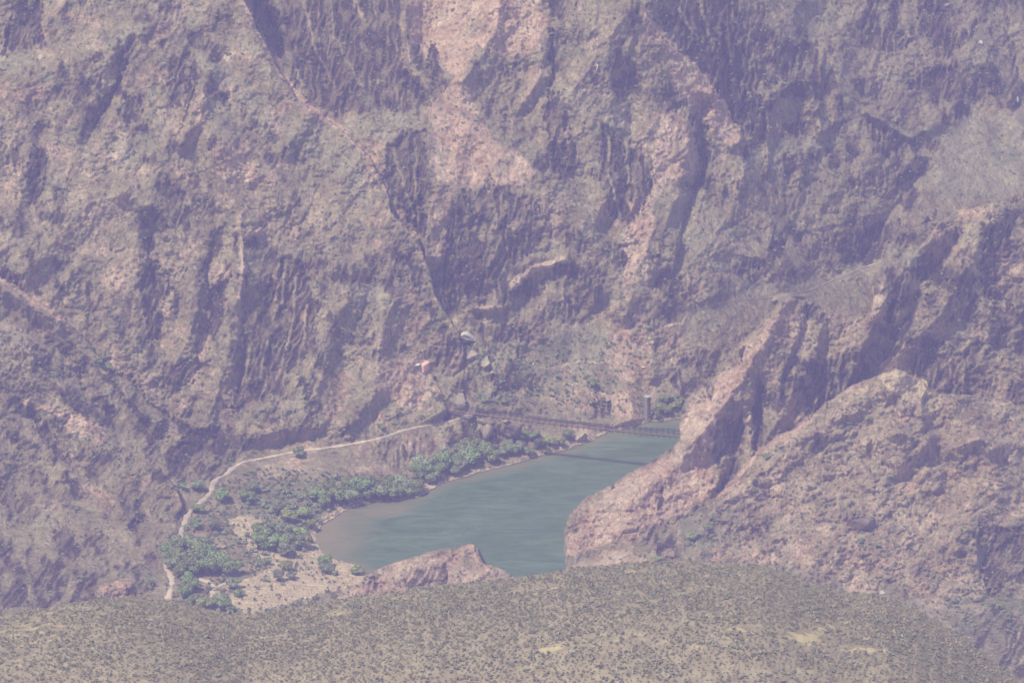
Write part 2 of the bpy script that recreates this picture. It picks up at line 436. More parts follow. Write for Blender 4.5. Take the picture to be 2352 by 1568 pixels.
gully([(1610,240),(1610,340),(1590,440),(1560,520)], 30, 10, Wl)
gully([(1440,180),(1450,300),(1450,420),(1400,520)], 40, 9, Wl)
gully([(600,30),(680,120),(740,200),(820,280)], 40, 8, Wl)
crest([(1130,712),(1180,655),(1220,615),(1300,596),(1345,618),(1378,670)], 30, 6, Wl)
crest([(1090,710),(1150,712)], 14, 7, Wl)
crest([(1670,60),(1684,160),(1690,230),(1701,330)], 9, 7, Wl)
crest([(1656,80),(1648,190)], 7, 5, Wl)
crest([(1765,265),(1760,400)], 9, 6, Wl)
crest([(1780,230),(1820,185),(1860,190),(1885,300)], 26, 9, Wl)
crest([(1890,120),(1885,190)], 8, 5, Wl)
crest([(1990,260),(2090,320)], 12, 7, Wl)
crest([(2150,0),(2240,90),(2290,200),(2352,300)], 60, 8, Wl)
crest([(1700,360),(1760,480),(1800,600),(1820,680)], 60, 5, Wl)
crest([(2000,330),(1950,450),(1900,560)], 60, 5, Wl)
gully([(1900,330),(1860,440),(1800,560)], 40, 5, Wl)
gully([(2120,400),(2050,480),(1980,600)], 40, 8, Wl)
for p, d, A in [
 ([(560,-90),(784,-90),(925,-90),(918,60),(932,160),(1000,225),(960,245),(850,248),(775,272),(700,225),(620,110),(585,50)], .72, 6),
 ([(893,335),(940,305),(978,300),(982,380),(978,470),(976,545),(950,520),(925,480),(900,450),(882,395)], .82, 7),
 ([(948,105),(965,102),(975,162),(958,168)], .75, 3),
 ([(975,100),(1000,106),(1015,140),(1022,190),(1000,207),(988,170)], .8, 4),
 ([(1085,180),(1180,245),(1232,252),(1268,210),(1262,130),(1200,160),(1140,150)], .42, 4),
 ([(1262,60),(1276,70),(1272,225),(1260,212)], .75, 4),
 ([(1290,-60),(1320,0),(1310,120),(1290,100)], .45, 4),
 ([(1245,250),(1290,218),(1315,262),(1300,330),(1262,322)], .72, 5),
 ([(1262,330),(1320,335),(1325,400),(1292,422),(1268,390)], .8, 5),
 ([(1380,290),(1430,298),(1502,370),(1484,470),(1440,525),(1392,480),(1382,380)], .78, 6),
 ([(1395,150),(1470,160),(1480,200),(1410,200)], .5, 3),
 ([(1340,90),(1380,120),(1370,180),(1340,150)], .45, 3),
 ([(1156,262),(1172,268),(1166,330),(1154,325)], .7, 3),
 ([(1040,440),(1150,430),(1260,490),(1270,540),(1215,590),(1170,640),(1160,690),(1090,706),(1035,690),(1020,600),(1030,520)], .62, 4),
 ([(1280,600),(1345,615),(1384,660),(1372,700),(1322,742),(1288,735),(1300,680),(1265,640)], .6, 3),
 ([(1095,742),(1210,748),(1216,782),(1160,787),(1100,765)], .78, 4),
 ([(1150,690),(1250,660),(1290,720),(1250,765),(1160,745)], .4, 3),
 ([(1390,560),(1440,560),(1450,620),(1400,610)], .5, 4),
 ([(1530,612),(1562,640),(1574,692),(1532,684),(1500,652)], .82, 5),
 ([(1130,868),(1190,850),(1242,868),(1247,902),(1190,892),(1135,904)], .8, 4),
 ([(1360,922),(1402,918),(1418,942),(1392,955),(1368,962)], .75, 3),
 ([(1300,690),(1380,700),(1370,740),(1320,745)], .5, 2),
 ([(1595,250),(1625,300),(1640,420),(1610,420),(1600,340)], .75, 5),
 ([(1500,-90),(1640,-90),(1700,-20),(1702,300),(1660,226),(1600,150),(1550,108),(1510,40)], .8, 8),
 ([(1700,215),(1762,225),(1762,352),(1712,372),(1701,300)], .78, 5),
 ([(1700,-40),(1760,20),(1770,200),(1705,215)], .62, 4),
 ([(1780,95),(1885,100),(1872,185),(1780,192)], .75, 5),
 ([(1830,10),(1900,0),(1900,50),(1850,60)], .5, 4),
 ([(1965,60),(2070,68),(2104,100),(2040,122),(1975,112)], .75, 4),
 ([(2115,-20),(2182,40),(2200,112),(2150,112),(2110,50)], .8, 5),
 ([(2125,158),(2232,158),(2272,200),(2262,236),(2150,232),(2088,200)], .78, 5),
 ([(1800,282),(1862,282),(1868,312),(1808,318)], .75, 4),
 ([(1890,272),(1942,282),(1925,318),(1895,312)], .75, 4),
 ([(1960,230),(2050,250),(2060,300),(1980,290)], .5, 4),
 ([(2000,288),(2080,322),(2165,300),(2165,345),(2050,350),(2000,320)], .7, 5),
 ([(2250,0),(2352,-40),(2500,-40),(2450,60),(2300,60)], .5, 4),
 ([(2270,120),(2340,140),(2352,260),(2310,240)], .65, 4),
 ([(1700,420),(1800,400),(1900,420),(1880,480),(1760,500),(1700,470)], .5, 4),
 ([(1950,400),(2060,380),(2110,420),(2050,460),(1960,450)], .5, 4),
 ([(1980,528),(2062,500),(2094,560),(2060,602),(1972,622),(1948,590)], .78, 4),
 ([(1830,540),(1920,520),(1930,590),(1850,600)], .5, 4),
 ([(1698,588),(1750,592),(1746,618),(1708,614)], .88, 3),
 ([(1788,628),(1860,636),(1845,654),(1795,650)], .72, 3),
 ([(1600,470),(1680,440),(1700,520),(1630,560)], .45, 4),
 ([(868,1018),(922,1008),(945,1050),(905,1067),(878,1052)], .6, 4),
 ([(1064,968),(1100,963),(1102,1010),(1086,1036),(1066,1022)], .9, 5),
 ([(1145,980),(1212,970),(1224,1000),(1200,1022),(1150,1010)], .5, 2),
 ([(1030,998),(1048,988),(1062,1000),(1052,1032),(1032,1022)], .75, 3),
 ([(940,1000),(1000,1000),(1000,1040),(960,1050)], .45, 3),
 ([(1118,985),(1138,970),(1140,1005),(1125,1010)], .7, 3),
 ([(1560,830),(1600,800),(1660,810),(1640,860),(1590,880)], .55, 3),
 ([(1520,560),(1560,560),(1560,600),(1520,600)], .4, 3)]:
    face(p, d, A, Wl)
for p in [[(650,40),(660,120),(700,200)], [(700,0),(720,100),(760,190)], [(760,-20),(770,90),(830,200)], [(620,-40),(650,40)], [(820,0),(850,100),(870,190)],
          [(905,340),(925,420),(950,500)], [(955,320),(955,430),(960,510)], [(1400,320),(1400,400),(1420,480)], [(1440,330),(1445,420)],
          [(1560,20),(1600,90)], [(1600,-20),(1640,110)], [(1290,340),(1280,400)],[(1310,620),(1320,700)]]:
    w, m = stroke_mask(p, 6); DARK[w] *= 1 - 0.7 * sstep(0, .7, m); YY[w] -= 2.5 * m
for p in [[(1030,520),(1022,600),(1014,690)], [(1060,520),(1052,620),(1034,680)], [(1046,560),(1040,620)]]:
    line(DARK, p, 5, .95, Wl)
# right ridges
ledge([(1735,860),(1738,950),(1736,1060)], 1, 50, 9, [4])
ledge([(1648,960),(1650,1010),(1640,1060)], 1, 40, 8, [4])
ledge([(1990,800),(1975,880),(1940,940)], 1, 70, 9, [4])
ledge([(1700,1045),(1680,1090),(1655,1148)], -1, 50, 8, [4])
ledge([(1522,1110),(1525,1172)], -1, 26, 5, [4])
ledge([(2008,664),(2000,720),(1985,760)], -1, 40, 8, [4])
ledge([(2085,610),(2060,690),(2040,760)], -1, 50, 9, [4])
ledge([(1850,700),(1830,790),(1800,860),(1790,930)], 1, 50, 8, [4])
ledge([(2130,890),(2120,930),(2140,980)], 1, 60, 8, [5])
ledge([(1870,960),(1880,1000),(1860,1040)], 1, 50, 6, [5])
ledge([(2000,1062),(2060,1074),(2122,1044),(2140,1000)], -1, 60, 7, [5])
ledge([(2180,1072),(2230,1074),(2262,1044)], -1, 40, 5, [5])
ledge([(1900,1092),(1945,1090),(1960,1066)], -1, 30, 4, [5])
ledge([(2250,1180),(2245,1260),(2250,1350)], 1, 60, 9, [5])
ledge([(490,540),(470,640),(455,720),(430,800)], 1, 60, 8, [1])
ledge([(520,650),(512,740),(492,800)], -1, 40, 7, [1])
ledge([(558,520),(560,640),(545,760),(535,900)], 1, 50, 9, [1])
ledge([(318,90),(282,160),(245,240),(214,290)], 1, 60, 9, [1])
ledge([(456,180),(430,250),(405,320)], 1, 30, 6, [1])
ledge([(730,560),(735,700),(720,820),(650,930)], -1, 60, 9, [1])
ledge([(350,520),(338,600),(370,720)], 1, 50, 7, [1])
ledge([(108,330),(104,420),(70,480)], 1, 50, 8, [1])
crest([(1800,690),(1760,780),(1700,880),(1640,960),(1590,1020)], 60, 12, [4])
crest([(1575,925),(1600,1000),(1560,1060),(1450,1130),(1340,1190)], 46, 7, [4])
crest([(2160,520),(2060,640),(2010,740),(1980,800)], 50, 11, [4])
crest([(2280,480),(2230,600),(2160,720),(2080,800)], 50, 9, [4])
crest([(1860,830),(1800,940),(1760,1010),(1740,1060)], 30, 8, [4])
gully([(1740,890),(1738,960),(1738,1050)], 14, 9, [4])
gully([(1700,1000),(1685,1060),(1655,1145)], 22, 8, [4])
gully([(1900,730),(1900,800),(1880,900)], 24, 5, [4])
gully([(2050,700),(2000,830),(1960,900)], 22, 7, [4])
for p, d, A in [
 ([(2028,732),(2045,690),(2110,668),(2124,680),(2062,722),(2045,742)], .82, 4),
 ([(1985,742),(2030,742),(2035,770),(2000,765)], .5, 3),
 ([(2245,516),(2322,512),(2334,570),(2272,644),(2248,602)], .78, 5),
 ([(2250,640),(2290,636),(2312,692),(2260,684)], .85, 4),
 ([(2188,648),(2230,648),(2242,692),(2200,692)], .72, 4),
 ([(2028,790),(2070,773),(2078,800),(2030,832)], .7, 4),
 ([(2080,788),(2132,778),(2142,828),(2212,808),(2262,858),(2264,902),(2200,908),(2132,892),(2090,860)], .62, 5),
 ([(2190,880),(2225,870),(2230,912),(2200,915)], .8, 3),
 ([(1915,810),(1992,798),(1994,842),(1962,902),(1902,952),(1870,962),(1848,932),(1850,882),(1872,850)], .62, 5),
 ([(1655,962),(1706,958),(1706,1000),(1692,1042),(1658,1042)], .8, 5),
 ([(1728,915),(1746,938),(1752,1000),(1738,1056),(1724,1000)], .85, 5),
 ([(1648,1132),(1688,1058),(1702,1048),(1694,1110),(1662,1146)], .85, 5),
 ([(1624,868),(1640,868),(1636,918),(1622,915)], .75, 3),
 ([(1690,810),(1712,790),(1700,840),(1672,850)], .7, 3),
 ([(1508,1122),(1523,1122),(1526,1170),(1511,1166)], .85, 4),
 ([(1830,700),(1890,705),(1900,740),(1850,735)], .72, 3),
 ([(1830,880),(1840,920),(1838,960),(1826,930)], .6, 3),
 ([(2280,680),(2352,640),(2420,660),(2420,740),(2300,740)], .45, 4),
 ([(2300,900),(2352,880),(2420,880),(2420,940),(2330,930)], .6, 4),
 ([(2160,560),(2190,520),(2215,540),(2180,590)], .55, 3)]:
    face(p, d, A, [4])
for p in [[(1880,830),(1876,930)], [(1905,820),(1900,930)], [(1935,815),(1925,900)], [(1960,810),(1955,870)], [(2110,800),(2105,870)], [(2150,830),(2148,885)], [(2185,830),(2180,895)], [(2215,830),(2212,890)]]:
    w, m = stroke_mask(p, 5); YY[w] -= 4 * m; DARK[w] *= 1 - .6 * sstep(0, .7, m)
crest([(2060,858),(1990,900),(1900,970),(1800,1040),(1720,1110),(1640,1170)], 46, 8, [5])
crest([(2050,870),(2070,950),(2060,1040)], 60, 9, [5])
crest([(2200,920),(2250,1000),(2290,1100),(2200,1250)], 70, 9, [5])
crest([(1990,1020),(2060,995),(2130,1015)], 34, 8, [5])
crest([(2190,1030),(2240,1010),(2290,1025)], 30, 7, [5])
gully([(2150,920),(2150,1020),(2180,1120)], 34, 6, [5])
gully([(1800,1120),(1760,1200),(1690,1280)], 40, 4, [5])
for p, d, A in [
 ([(2000,1012),(2040,1000),(2092,1010),(2132,1015),(2122,1042),(2060,1074),(2010,1062),(1992,1034)], .34, 5),
 ([(2180,1040),(2230,1020),(2260,1040),(2230,1070),(2190,1065)], .34, 4),
 ([(1890,1060),(1930,1050),(1955,1070),(1930,1090),(1900,1082)], .38, 4),
 ([(1860,960),(1900,955),(1905,975),(1870,985)], .4, 3),
 ([(1780,1000),(1820,1000),(1830,1030),(1790,1035)], .3, 3),
 ([(1948,1186),(1975,1174),(2026,1190),(2016,1212),(1980,1218),(1953,1206)], .55, -3.5),
 ([(2288,1222),(2352,1196),(2500,1190),(2500,1330),(2352,1335),(2265,1352),(2252,1312),(2268,1262)], .75, 7),
 ([(2230,1420),(2300,1400),(2400,1420),(2400,1520),(2280,1500)], .45, 5),
 ([(1710,1170),(1760,1165),(1780,1200),(1760,1240),(1730,1235)], .42, 3),
 ([(1630,1200),(1660,1190),(1690,1230),(1650,1250)], .35, 2)]:
    face(p, d, A, [5])
# knoll
crest([(1085,1252),(1095,1290)], 14, 3, [6])
crest([(960,1280),(1000,1300),(1040,1330)], 30, 3, [6])
for p, d, A in [([(930,1300),(985,1290),(1020,1300),(1024,1345),(980,1352),(935,1350)], .55, 2.5),
 ([(1018,1288),(1028,1288),(1026,1345),(1016,1345)], .85, 2.5), ([(845,1325),(872,1318),(866,1332),(848,1336)], .7, 1.5),
 ([(740,1372),(775,1362),(780,1376),(750,1392)], .4, 1.2), ([(860,1340),(885,1336),(880,1352),(862,1352)], .6, 1.5)]:
    face(p, d, A, [6])
# pale granite and orange ground
for p, s in [
 ([(985,225),(1050,180),(1085,210),(1100,270),(1150,320),(1215,365),(1235,400),(1220,430),(1130,430),(1060,430),(1010,430),(985,400),(980,290)], .8),
 ([(930,-60),(1230,-60),(1262,40),(1250,110),(1180,140),(1100,110),(1060,190),(1000,160),(940,100)], .85),
 ([(980,420),(1060,430),(1050,560),(1000,640),(980,560)], .5),
 ([(1500,260),(1560,250),(1605,330),(1600,400),(1540,420),(1500,470),(1490,420),(1500,340)], .9),
 ([(1440,440),(1510,440),(1500,560),(1460,660),(1430,700),(1420,620)], .8),
 ([(1545,110),(1600,150),(1660,230),(1700,320),(1680,345),(1600,270),(1530,170)], .8),
 ([(1432,688),(1466,690),(1485,752),(1470,765),(1448,730)], 1.0),
 ([(1400,745),(1490,770),(1508,830),(1470,890),(1400,870),(1380,800)], .85),
 ([(1250,900),(1350,880),(1470,900),(1470,960),(1350,960),(1250,930)], .55),
 ([(1290,820),(1330,830),(1330,870),(1270,880),(1250,850)], .5),
 ([(480,330),(540,325),(580,370),(640,400),(640,440),(560,430),(500,410)], .75),
 ([(480,400),(700,420),(640,520),(500,500)], .35),
 ([(850,830),(990,800),(1010,900),(940,960),(860,900)], .7),
 ([(180,460),(290,440),(300,470),(220,520),(160,560)], .5),
 ([(240,540),(320,560),(340,720),(300,800),(240,700)], .35),
 ([(60,670),(130,700),(110,720),(60,700)], .8),
 ([(110,930),(200,950),(260,1000),(240,1030),(150,1000)], .6),
 ([(180,1112),(205,1108),(238,1128),(275,1152),(240,1150),(190,1130)], .95),
 ([(230,1345),(300,1325),(310,1372),(220,1378)], .9),
 ([(1300,1290),(1297,1215),(1400,1117),(1520,1042),(1560,1012),(1640,1040),(1650,1130),(1560,1190),(1400,1250)], .8),
 ([(1565,930),(1640,870),(1745,750),(1800,690),(1830,700),(1760,820),(1660,960),(1640,1040),(1560,1010)], .72),
 ([(1800,690),(2000,720),(2080,620),(2150,640),(2060,760),(1940,800),(1800,820)], .45),
 ([(2030,860),(2060,852),(2112,872),(2128,900),(2092,918),(2048,892)], 1.0),
 ([(1650,1140),(1850,970),(2040,870),(2200,910),(2352,940),(2500,950),(2500,1180),(2250,1200),(2100,1400),(1700,1290),(1600,1220)], .42),
 ([(1690,1270),(1800,1260),(1800,1300),(1700,1300)], .9),
 ([(740,1380),(880,1300),(1085,1250),(1190,1330),(1180,1400),(740,1400)], .62),
 ([(720,1075),(870,1062),(945,1085),(900,1098),(780,1082)], .75),
 ([(560,1050),(760,1035),(830,1060),(700,1075),(580,1075)], .4),
 ([(1000,1008),(1030,996),(1030,1042),(1014,1048)], .8),
 ([(1310,1000),(1340,976),(1402,998),(1372,1022),(1330,1026)], .9),
 ([(1100,985),(1150,975),(1150,1020),(1110,1015)], .6),
 ([(1520,740),(1580,750),(1600,840),(1540,860),(1500,800)], .45),
 ([(2160,480),(2260,480),(2300,600),(2200,640),(2120,600)], .4)]:
    tint(PINK, p, s, 34)
# green growth tinge and pale talus
for p, s in [([(560,1110),(720,1080),(800,1140),(740,1200),(720,1250),(640,1280),(560,1240)], .5),
 ([(220,820),(248,830),(245,850),(215,845)], .9), ([(1530,905),(1570,900),(1590,950),(1510,965),(1505,930)], .8),
 ([(1300,740),(1420,760),(1400,860),(1250,880),(1200,820)], .35), ([(700,330),(850,370),(860,450),(720,420)], .3),
 ([(560,640),(720,500),(800,560),(600,720)], .2), ([(2110,370),(2352,330),(2352,440),(2150,460)], .25),
 ([(1740,1060),(2352,1000),(2352,1300),(1700,1280)], .25), ([(1550,1170),(1720,1160),(1700,1260),(1560,1270)], .5)]:
    tint(GREEN, p, s, 30)
# smooth pale talus between the crags
TAL = np.zeros(GX.shape)
for p, s in [([(165,112),(240,80),(320,55),(345,70),(260,115),(190,135)], 1), ([(-60,125),(90,118),(140,105),(110,150),(-60,175)], .8),
 ([(180,330),(260,298),(330,305),(365,335),(310,380),(225,402),(188,372)], 1), ([(300,390),(380,370),(440,400),(330,440)], .7),
 ([(440,120),(520,150),(600,215),(680,270),(760,320),(840,392),(872,446),(850,470),(760,410),(650,320),(560,250),(500,200)], .85),
 ([(535,20),(590,95),(640,185),(660,225),(620,205),(560,120)], .8), ([(690,250),(800,330),(860,420),(880,480),(930,560),(900,540),(820,440),(740,360)], .6),
 ([(784,265),(860,258),(965,252),(980,290),(890,335),(800,312)], .9), ([(1290,200),(1400,188),(1440,260),(1500,335),(1470,360),(1380,282),(1300,262)], .85),
 ([(1320,395),(1375,420),(1385,560),(1335,525)], .8), ([(1550,430),(1625,440),(1705,560),(1665,645),(1560,560)], .85), ([(1780,322),(1900,302),(1965,330),(1810,362),(1700,400),(1690,370)], .95),
 ([(2120,295),(2352,250),(2560,230),(2560,440),(2352,440),(2200,470),(2100,425),(2170,350)], 1), ([(2030,556),(2112,556),(2105,612),(2026,622)], 1),
 ([(1560,700),(1640,660),(1760,640),(1900,620),(1990,600),(2020,640),(1900,700),(1800,690),(1650,760),(1570,790)], .8),
 ([(1225,790),(1290,750),(1370,730),(1400,800),(1380,860),(1240,860)], .9), ([(805,662),(870,648),(905,690),(880,715),(815,702)], .95), ([(1225,560),(1290,556),(1275,592),(1228,592)], .95),
 ([(610,930),(700,895),(710,960),(640,975)], .8), ([(-60,730),(60,760),(160,830),(255,905),(225,905),(120,830),(-60,775)], .9), ([(640,590),(720,540),(800,560),(740,600)], .5),
 ([(1840,150),(1950,130),(1990,180),(1900,200)], .5), ([(1760,10),(1960,30),(1940,70),(1800,60)], .6), ([(2180,110),(2300,90),(2270,160),(2200,150)], .6), ([(2050,180),(1990,230),(2120,280),(2160,250)], .5),
 ([(1960,120),(2100,130),(2060,160),(1960,170)], .6), ([(1720,360),(1800,370),(1790,430),(1720,420)], .5), ([(1090,820),(1130,800),(1250,820),(1200,850),(1120,850)], .6),
 ([(1080,890),(1170,900),(1150,940),(1080,930)], .8), ([(400,560),(470,560),(460,640),(400,620)], .4), ([(740,420),(800,440),(840,520),(760,500)], .5), ([(-40,1020),(60,1090),(120,1180),(40,1160),(-40,1100)], .5)]:
    tint(TAL, p, s * .8, 22)
for p, wd, s in [([(560,0),(595,72),(640,160),(700,240),(790,300),(860,372)], 9, .9), ([(1050,188),(1020,225),(990,260)], 16, .8), ([(1480,30),(1522,95),(1580,140),(1640,195),(1660,250),(1700,318)], 16, .8),
   ([(0,640),(60,674),(150,738)], 8, .8), ([(62,925),(160,950),(235,985)], 9, .9), ([(850,380),(900,460),(960,545)], 8, .7), ([(500,610),(490,700),(470,790),(440,880)], 9, .7),
   ([(545,520),(560,600),(550,700),(540,800)], 10, .6), ([(640,380),(560,480),(530,560)], 8, .5), ([(1650,1140),(1740,1042),(1860,965)], 12, .7), ([(1180,655),(1220,618),(1290,598)], 12, .9), ([(1095,708),(1150,708)], 9, 1),
   ([(2205,488),(2260,480)], 10, .8), ([(470,200),(455,290),(440,330)], 9, .6)]:
    line(PINK, p, wd, s)
# sand and straw coloured ground
for p, s in [([(520,1190),(580,1180),(720,1260),(860,1330),(800,1350),(560,1412),(520,1380),(560,1330),(620,1300),(560,1260)], .82),
 ([(724,1222),(740,1204),(770,1184),(800,1166),(806,1176),(770,1192),(738,1214),(728,1240)], 1.0),
 ([(700,1235),(732,1222),(750,1290),(716,1290)], 1.0), ([(715,1228),(735,1196),(775,1172),(812,1156),(812,1172),(770,1196),(736,1226)], 1.0),
 ([(996,1122),(1020,1106),(1055,1094),(1052,1104),(1020,1116),(1000,1128)], 1.0),
 ([(940,1146),(985,1120),(1060,1090),(1200,1054),(1300,1026),(1302,1034),(1200,1064),(1060,1100),(990,1132),(945,1152)], .8), ([(1180,1050),(1300,1028),(1300,1038),(1190,1066)], .5),
 ([(1395,972),(1470,962),(1480,978),(1420,992)], .9), ([(1480,778),(1500,775),(1500,795),(1484,795)], 1.0), ([(2016,858),(2062,842),(2118,864),(2138,905),(2092,926),(2036,902)], 1.0),
 ([(1240,1000),(1330,1000),(1330,1030),(1240,1040)], .4)]:
    tint(SAND, p, s, 8)
for p, wd, s in [([(1250,845),(1290,838),(1330,829),(1420,833),(1450,828)], 2.6, .8), ([(1446,808),(1470,800),(1490,787)], 3, 1.0),
 ([(1518,752),(1560,741)], 4, .8), ([(1270,880),(1310,884),(1350,872)], 2.6, .7), ([(1110,860),(1150,850)], 3, .5)]:
    line(SAND, p, wd, s)

# vertical ribs in the dark faces, and blocky steps everywhere
FANG = np.choose(LAY, [80, 68, 50, 50, 70, 60, 60]) * np.pi / 180
fa = GX * np.cos(FANG) - GY * np.sin(FANG); fc = GX * np.sin(FANG) + GY * np.cos(FANG)
fl = ridged(fc / 15 + .8 * fbm(GX / 50, GY / 50, 2, seed=401), fa / 75, 2, seed=402)
fl2 = ridged(fc / 7.5 + .5 * fbm(GX / 30, GY / 30, 2, seed=403), fa / 40, 2, seed=404)
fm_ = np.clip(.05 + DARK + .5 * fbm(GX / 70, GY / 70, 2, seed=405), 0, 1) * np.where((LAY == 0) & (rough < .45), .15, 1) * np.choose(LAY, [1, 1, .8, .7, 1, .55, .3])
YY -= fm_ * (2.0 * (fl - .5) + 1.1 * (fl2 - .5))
RIBS = fl
bx = 30 + 8 * fbm(GX / 90, GY / 90, 2, seed=406)
stp = fbm(GX / 34, GY / 22, 3, seed=407) * 6
YY -= (np.floor(stp) + sstep(.35, .65, stp - np.floor(stp)) - stp) * 1.0 * np.clip(rough, .1, 1) * np.choose(LAY, [1, 1, 1, 1, 1.1, 1.5, .8])
crest([(1440,900),(1455,940),(1450,965)], 34, 5, [0])
crest([(240,1352),(270,1340),(300,1345)], 26, 7)
face([(292,1335),(312,1340),(310,1375),(290,1370)], .5, 3)
crest([(1508,915),(1512,960)], 16, 3, [0])
tint(GREEN, [(2050,1365),(2150,1380),(2352,1345),(2520,1330),(2520,1640),(2300,1640),(2200,1460)], .45)
face([(2180,1420),(2260,1400),(2520,1400),(2520,1640),(2330,1640),(2240,1500)], .6, 4, [5])
tint(PINK, [(1412,900),(1470,890),(1478,965),(1415,962)], .8)
# lumps of broken rock
def worley(x, y, seed):
    xi = np.floor(x).astype(int); yi = np.floor(y).astype(int)
    best = np.full(x.shape, 9.0); hid = np.zeros(x.shape)
    for dx in (-1, 0, 1):
        for dy in (-1, 0, 1):
            h = _perm[_perm[(xi + dx + seed) & 255] + ((yi + dy) & 255)]; h2 = _perm[h + 7 + seed % 50]
            d = np.hypot(xi + dx + h / 256 - x, yi + dy + h2 / 256 - y)
            k = d < best; best = np.where(k, d, best); hid = np.where(k, _perm[h2 + 3] / 255, hid)
    return best, hid
wgx = GX + 9 * fbm(GX / 22, GY / 22, 3, seed=501); wgy = GY + 7 * fbm(GX / 22, GY / 22, 3, seed=502)
lump = np.choose(LAY, [.7, .7, .9, .9, 1.1, 1.5, 1.1]) * np.where(LAY == 0, np.clip(rough, .05, 1), 1) * np.clip(.8 + 1.3 * fbm(GX / 90, GY / 70, 3, seed=503), .1, 1.6)
for cell, ht in ((34, 3.0), (15, 1.7), (7.5, .4)):
    f1, hid = worley((wgx + .3 * wgy) / cell, wgy / cell / .8, int(cell))
    YY -= lump * ht * (.45 - f1 + .55 * hid)
    if cell == 15: LUMPV = hid
# the river bed and the shore
pxr = GX + .7 * JX; pyr = GY + .6 * JY
rd, _ = seg_dist(pxr, pyr, RIVER, True)
rin = inside(pxr, pyr, RIVER) & (LAY == 0)
ybed = y_of_z(GX, GY, -2.5); yshore = y_of_z(GX, GY, 0.35)
YY = np.where(rin, np.where(rd < 5, yshore + (ybed - yshore) * rd / 5, ybed), np.minimum(YY, yshore))
# nothing may hang out far over what lies below it: push the upper ground back
for j in range(NY - 2, -1, -1):
    YY[j] = np.maximum(YY[j], YY[j + 1] - np.where(rin[j + 1], 0.0, .55))
sh = (~rin) & (LAY == 0) & (rd < 22)
yb_ = y_of_z(GX, GY, .35 + 3.0 * np.clip(rd / 16, 0, 1) ** 2)
bw = np.interp(GX, [690, 705, 812, 835, 950, 990, 1055, 1085, 1290, 1395, 1470, 1500], [0, 1, 1, .15, .25, 1, 1, .35, .45, .9, 1, .2])
beach = bw * sstep(19, 11, rd + 4 * FN2) * sh * (rd > 0)
SAND = np.maximum(SAND, beach); DARK *= 1 - beach; PINK *= 1 - beach
sk = sstep(18, 3, rd) * sh
YY = YY * (1 - sk) + np.maximum(YY, np.minimum(yb_, yshore)) * sk
YY = np.where(rin, YY, np.minimum(YY, yshore))
# lay a calm tread where the main path runs
PATHS = {
 'river_path': ([(1088,949),(1060,960),(1030,968),(1000,975),(960,981),(920,990),(890,1002),(860,1010),(800,1021),(740,1030),(690,1035),(640,1045),
    (590,1055),(555,1062),(530,1078),(520,1090),(500,1098),(488,1110),(486,1125),(478,1138),(460,1154),(446,1166),(432,1180),(424,1198),(416,1222),(410,1244),
    (396,1268),(384,1290),(378,1303),(392,1318),(396,1340),(390,1360),(382,1384)], 1.15),
 'hill_path': ([(1566,750),(1572,732),(1590,715),(1640,700),(1700,688),(1725,689),(1800,680),(1860,668),(1920,642),(1975,618),(2010,606),(2050,598)], .8)}
YSM = YY.copy()
for k, (pts, hw) in PATHS.items():
    w, m = stroke_mask(pts, 13, .15)
    t = sstep(0, .75, m)
    # smooth depth near the path: average of heavily blurred field
    sub = YY[w].copy()
    bl = sub.copy()
    for _ in range(14):
        bl[1:-1, 1:-1] = (bl[1:-1, 1:-1] + bl[:-2, 1:-1] + bl[2:, 1:-1] + bl[1:-1, :-2] + bl[1:-1, 2:]) / 5
    YY[w] = sub * (1 - t) + bl * t
    DARK[w] *= 1 - t

def samp(Fld, X, Y):
    i = np.clip((np.asarray(X, float) - gx[0]) / STEP, 0, NX - 1.001); j = np.clip((np.asarray(Y, float) - gy[0]) / STEP, 0, NY - 1.001)
    i0 = i.astype(int); j0 = j.astype(int); u = i - i0; v = j - j0
    return (Fld[j0, i0] * (1 - u) + Fld[j0, i0 + 1] * u) * (1 - v) + (Fld[j0 + 1, i0] * (1 - u) + Fld[j0 + 1, i0 + 1] * u) * v

def ground(X, Y):
    yv = samp(YY, X, Y)
    a, b, c = world(X, Y, yv)
    return Vector((float(a), float(b), float(c)))

# ------------------------------------------------------------------ materials
def new_mat(name):
    m = bpy.data.materials.new(name); m.use_nodes = True
    nt = m.node_tree; nt.nodes.clear()
    out = nt.nodes.new('ShaderNodeOutputMaterial')
    bs = nt.nodes.new('ShaderNodeBsdfPrincipled'); bs.inputs['Roughness'].default_value = .95
    bs.inputs['Specular IOR Level'].default_value = .12
    nt.links.new(bs.outputs[0], out.inputs['Surface'])
    return m, nt, bs
def N(nt, t, **kw):
    n = nt.nodes.new(t)
    for k, v in kw.items(): setattr(n, k, v)
    return n
def noise_node(nt, scale, detail=4, rough=.6, vec=None, dist=0):
    n = N(nt, 'ShaderNodeTexNoise'); n.inputs['Scale'].default_value = scale; n.inputs['Detail'].default_value = detail
    n.inputs['Roughness'].default_value = rough; n.inputs['Distortion'].default_value = dist
    if vec is not None: nt.links.new(vec, n.inputs['Vector'])
    return n
def ramp(nt, src, stops):
    r = N(nt, 'ShaderNodeValToRGB'); nt.links.new(src, r.inputs[0])
    cr = r.color_ramp
    while len(cr.elements) < len(stops): cr.elements.new(.5)
    for e, (p, c) in zip(cr.elements, stops): e.position = p; e.color = (*c, 1) if len(c) == 3 else c
    return r
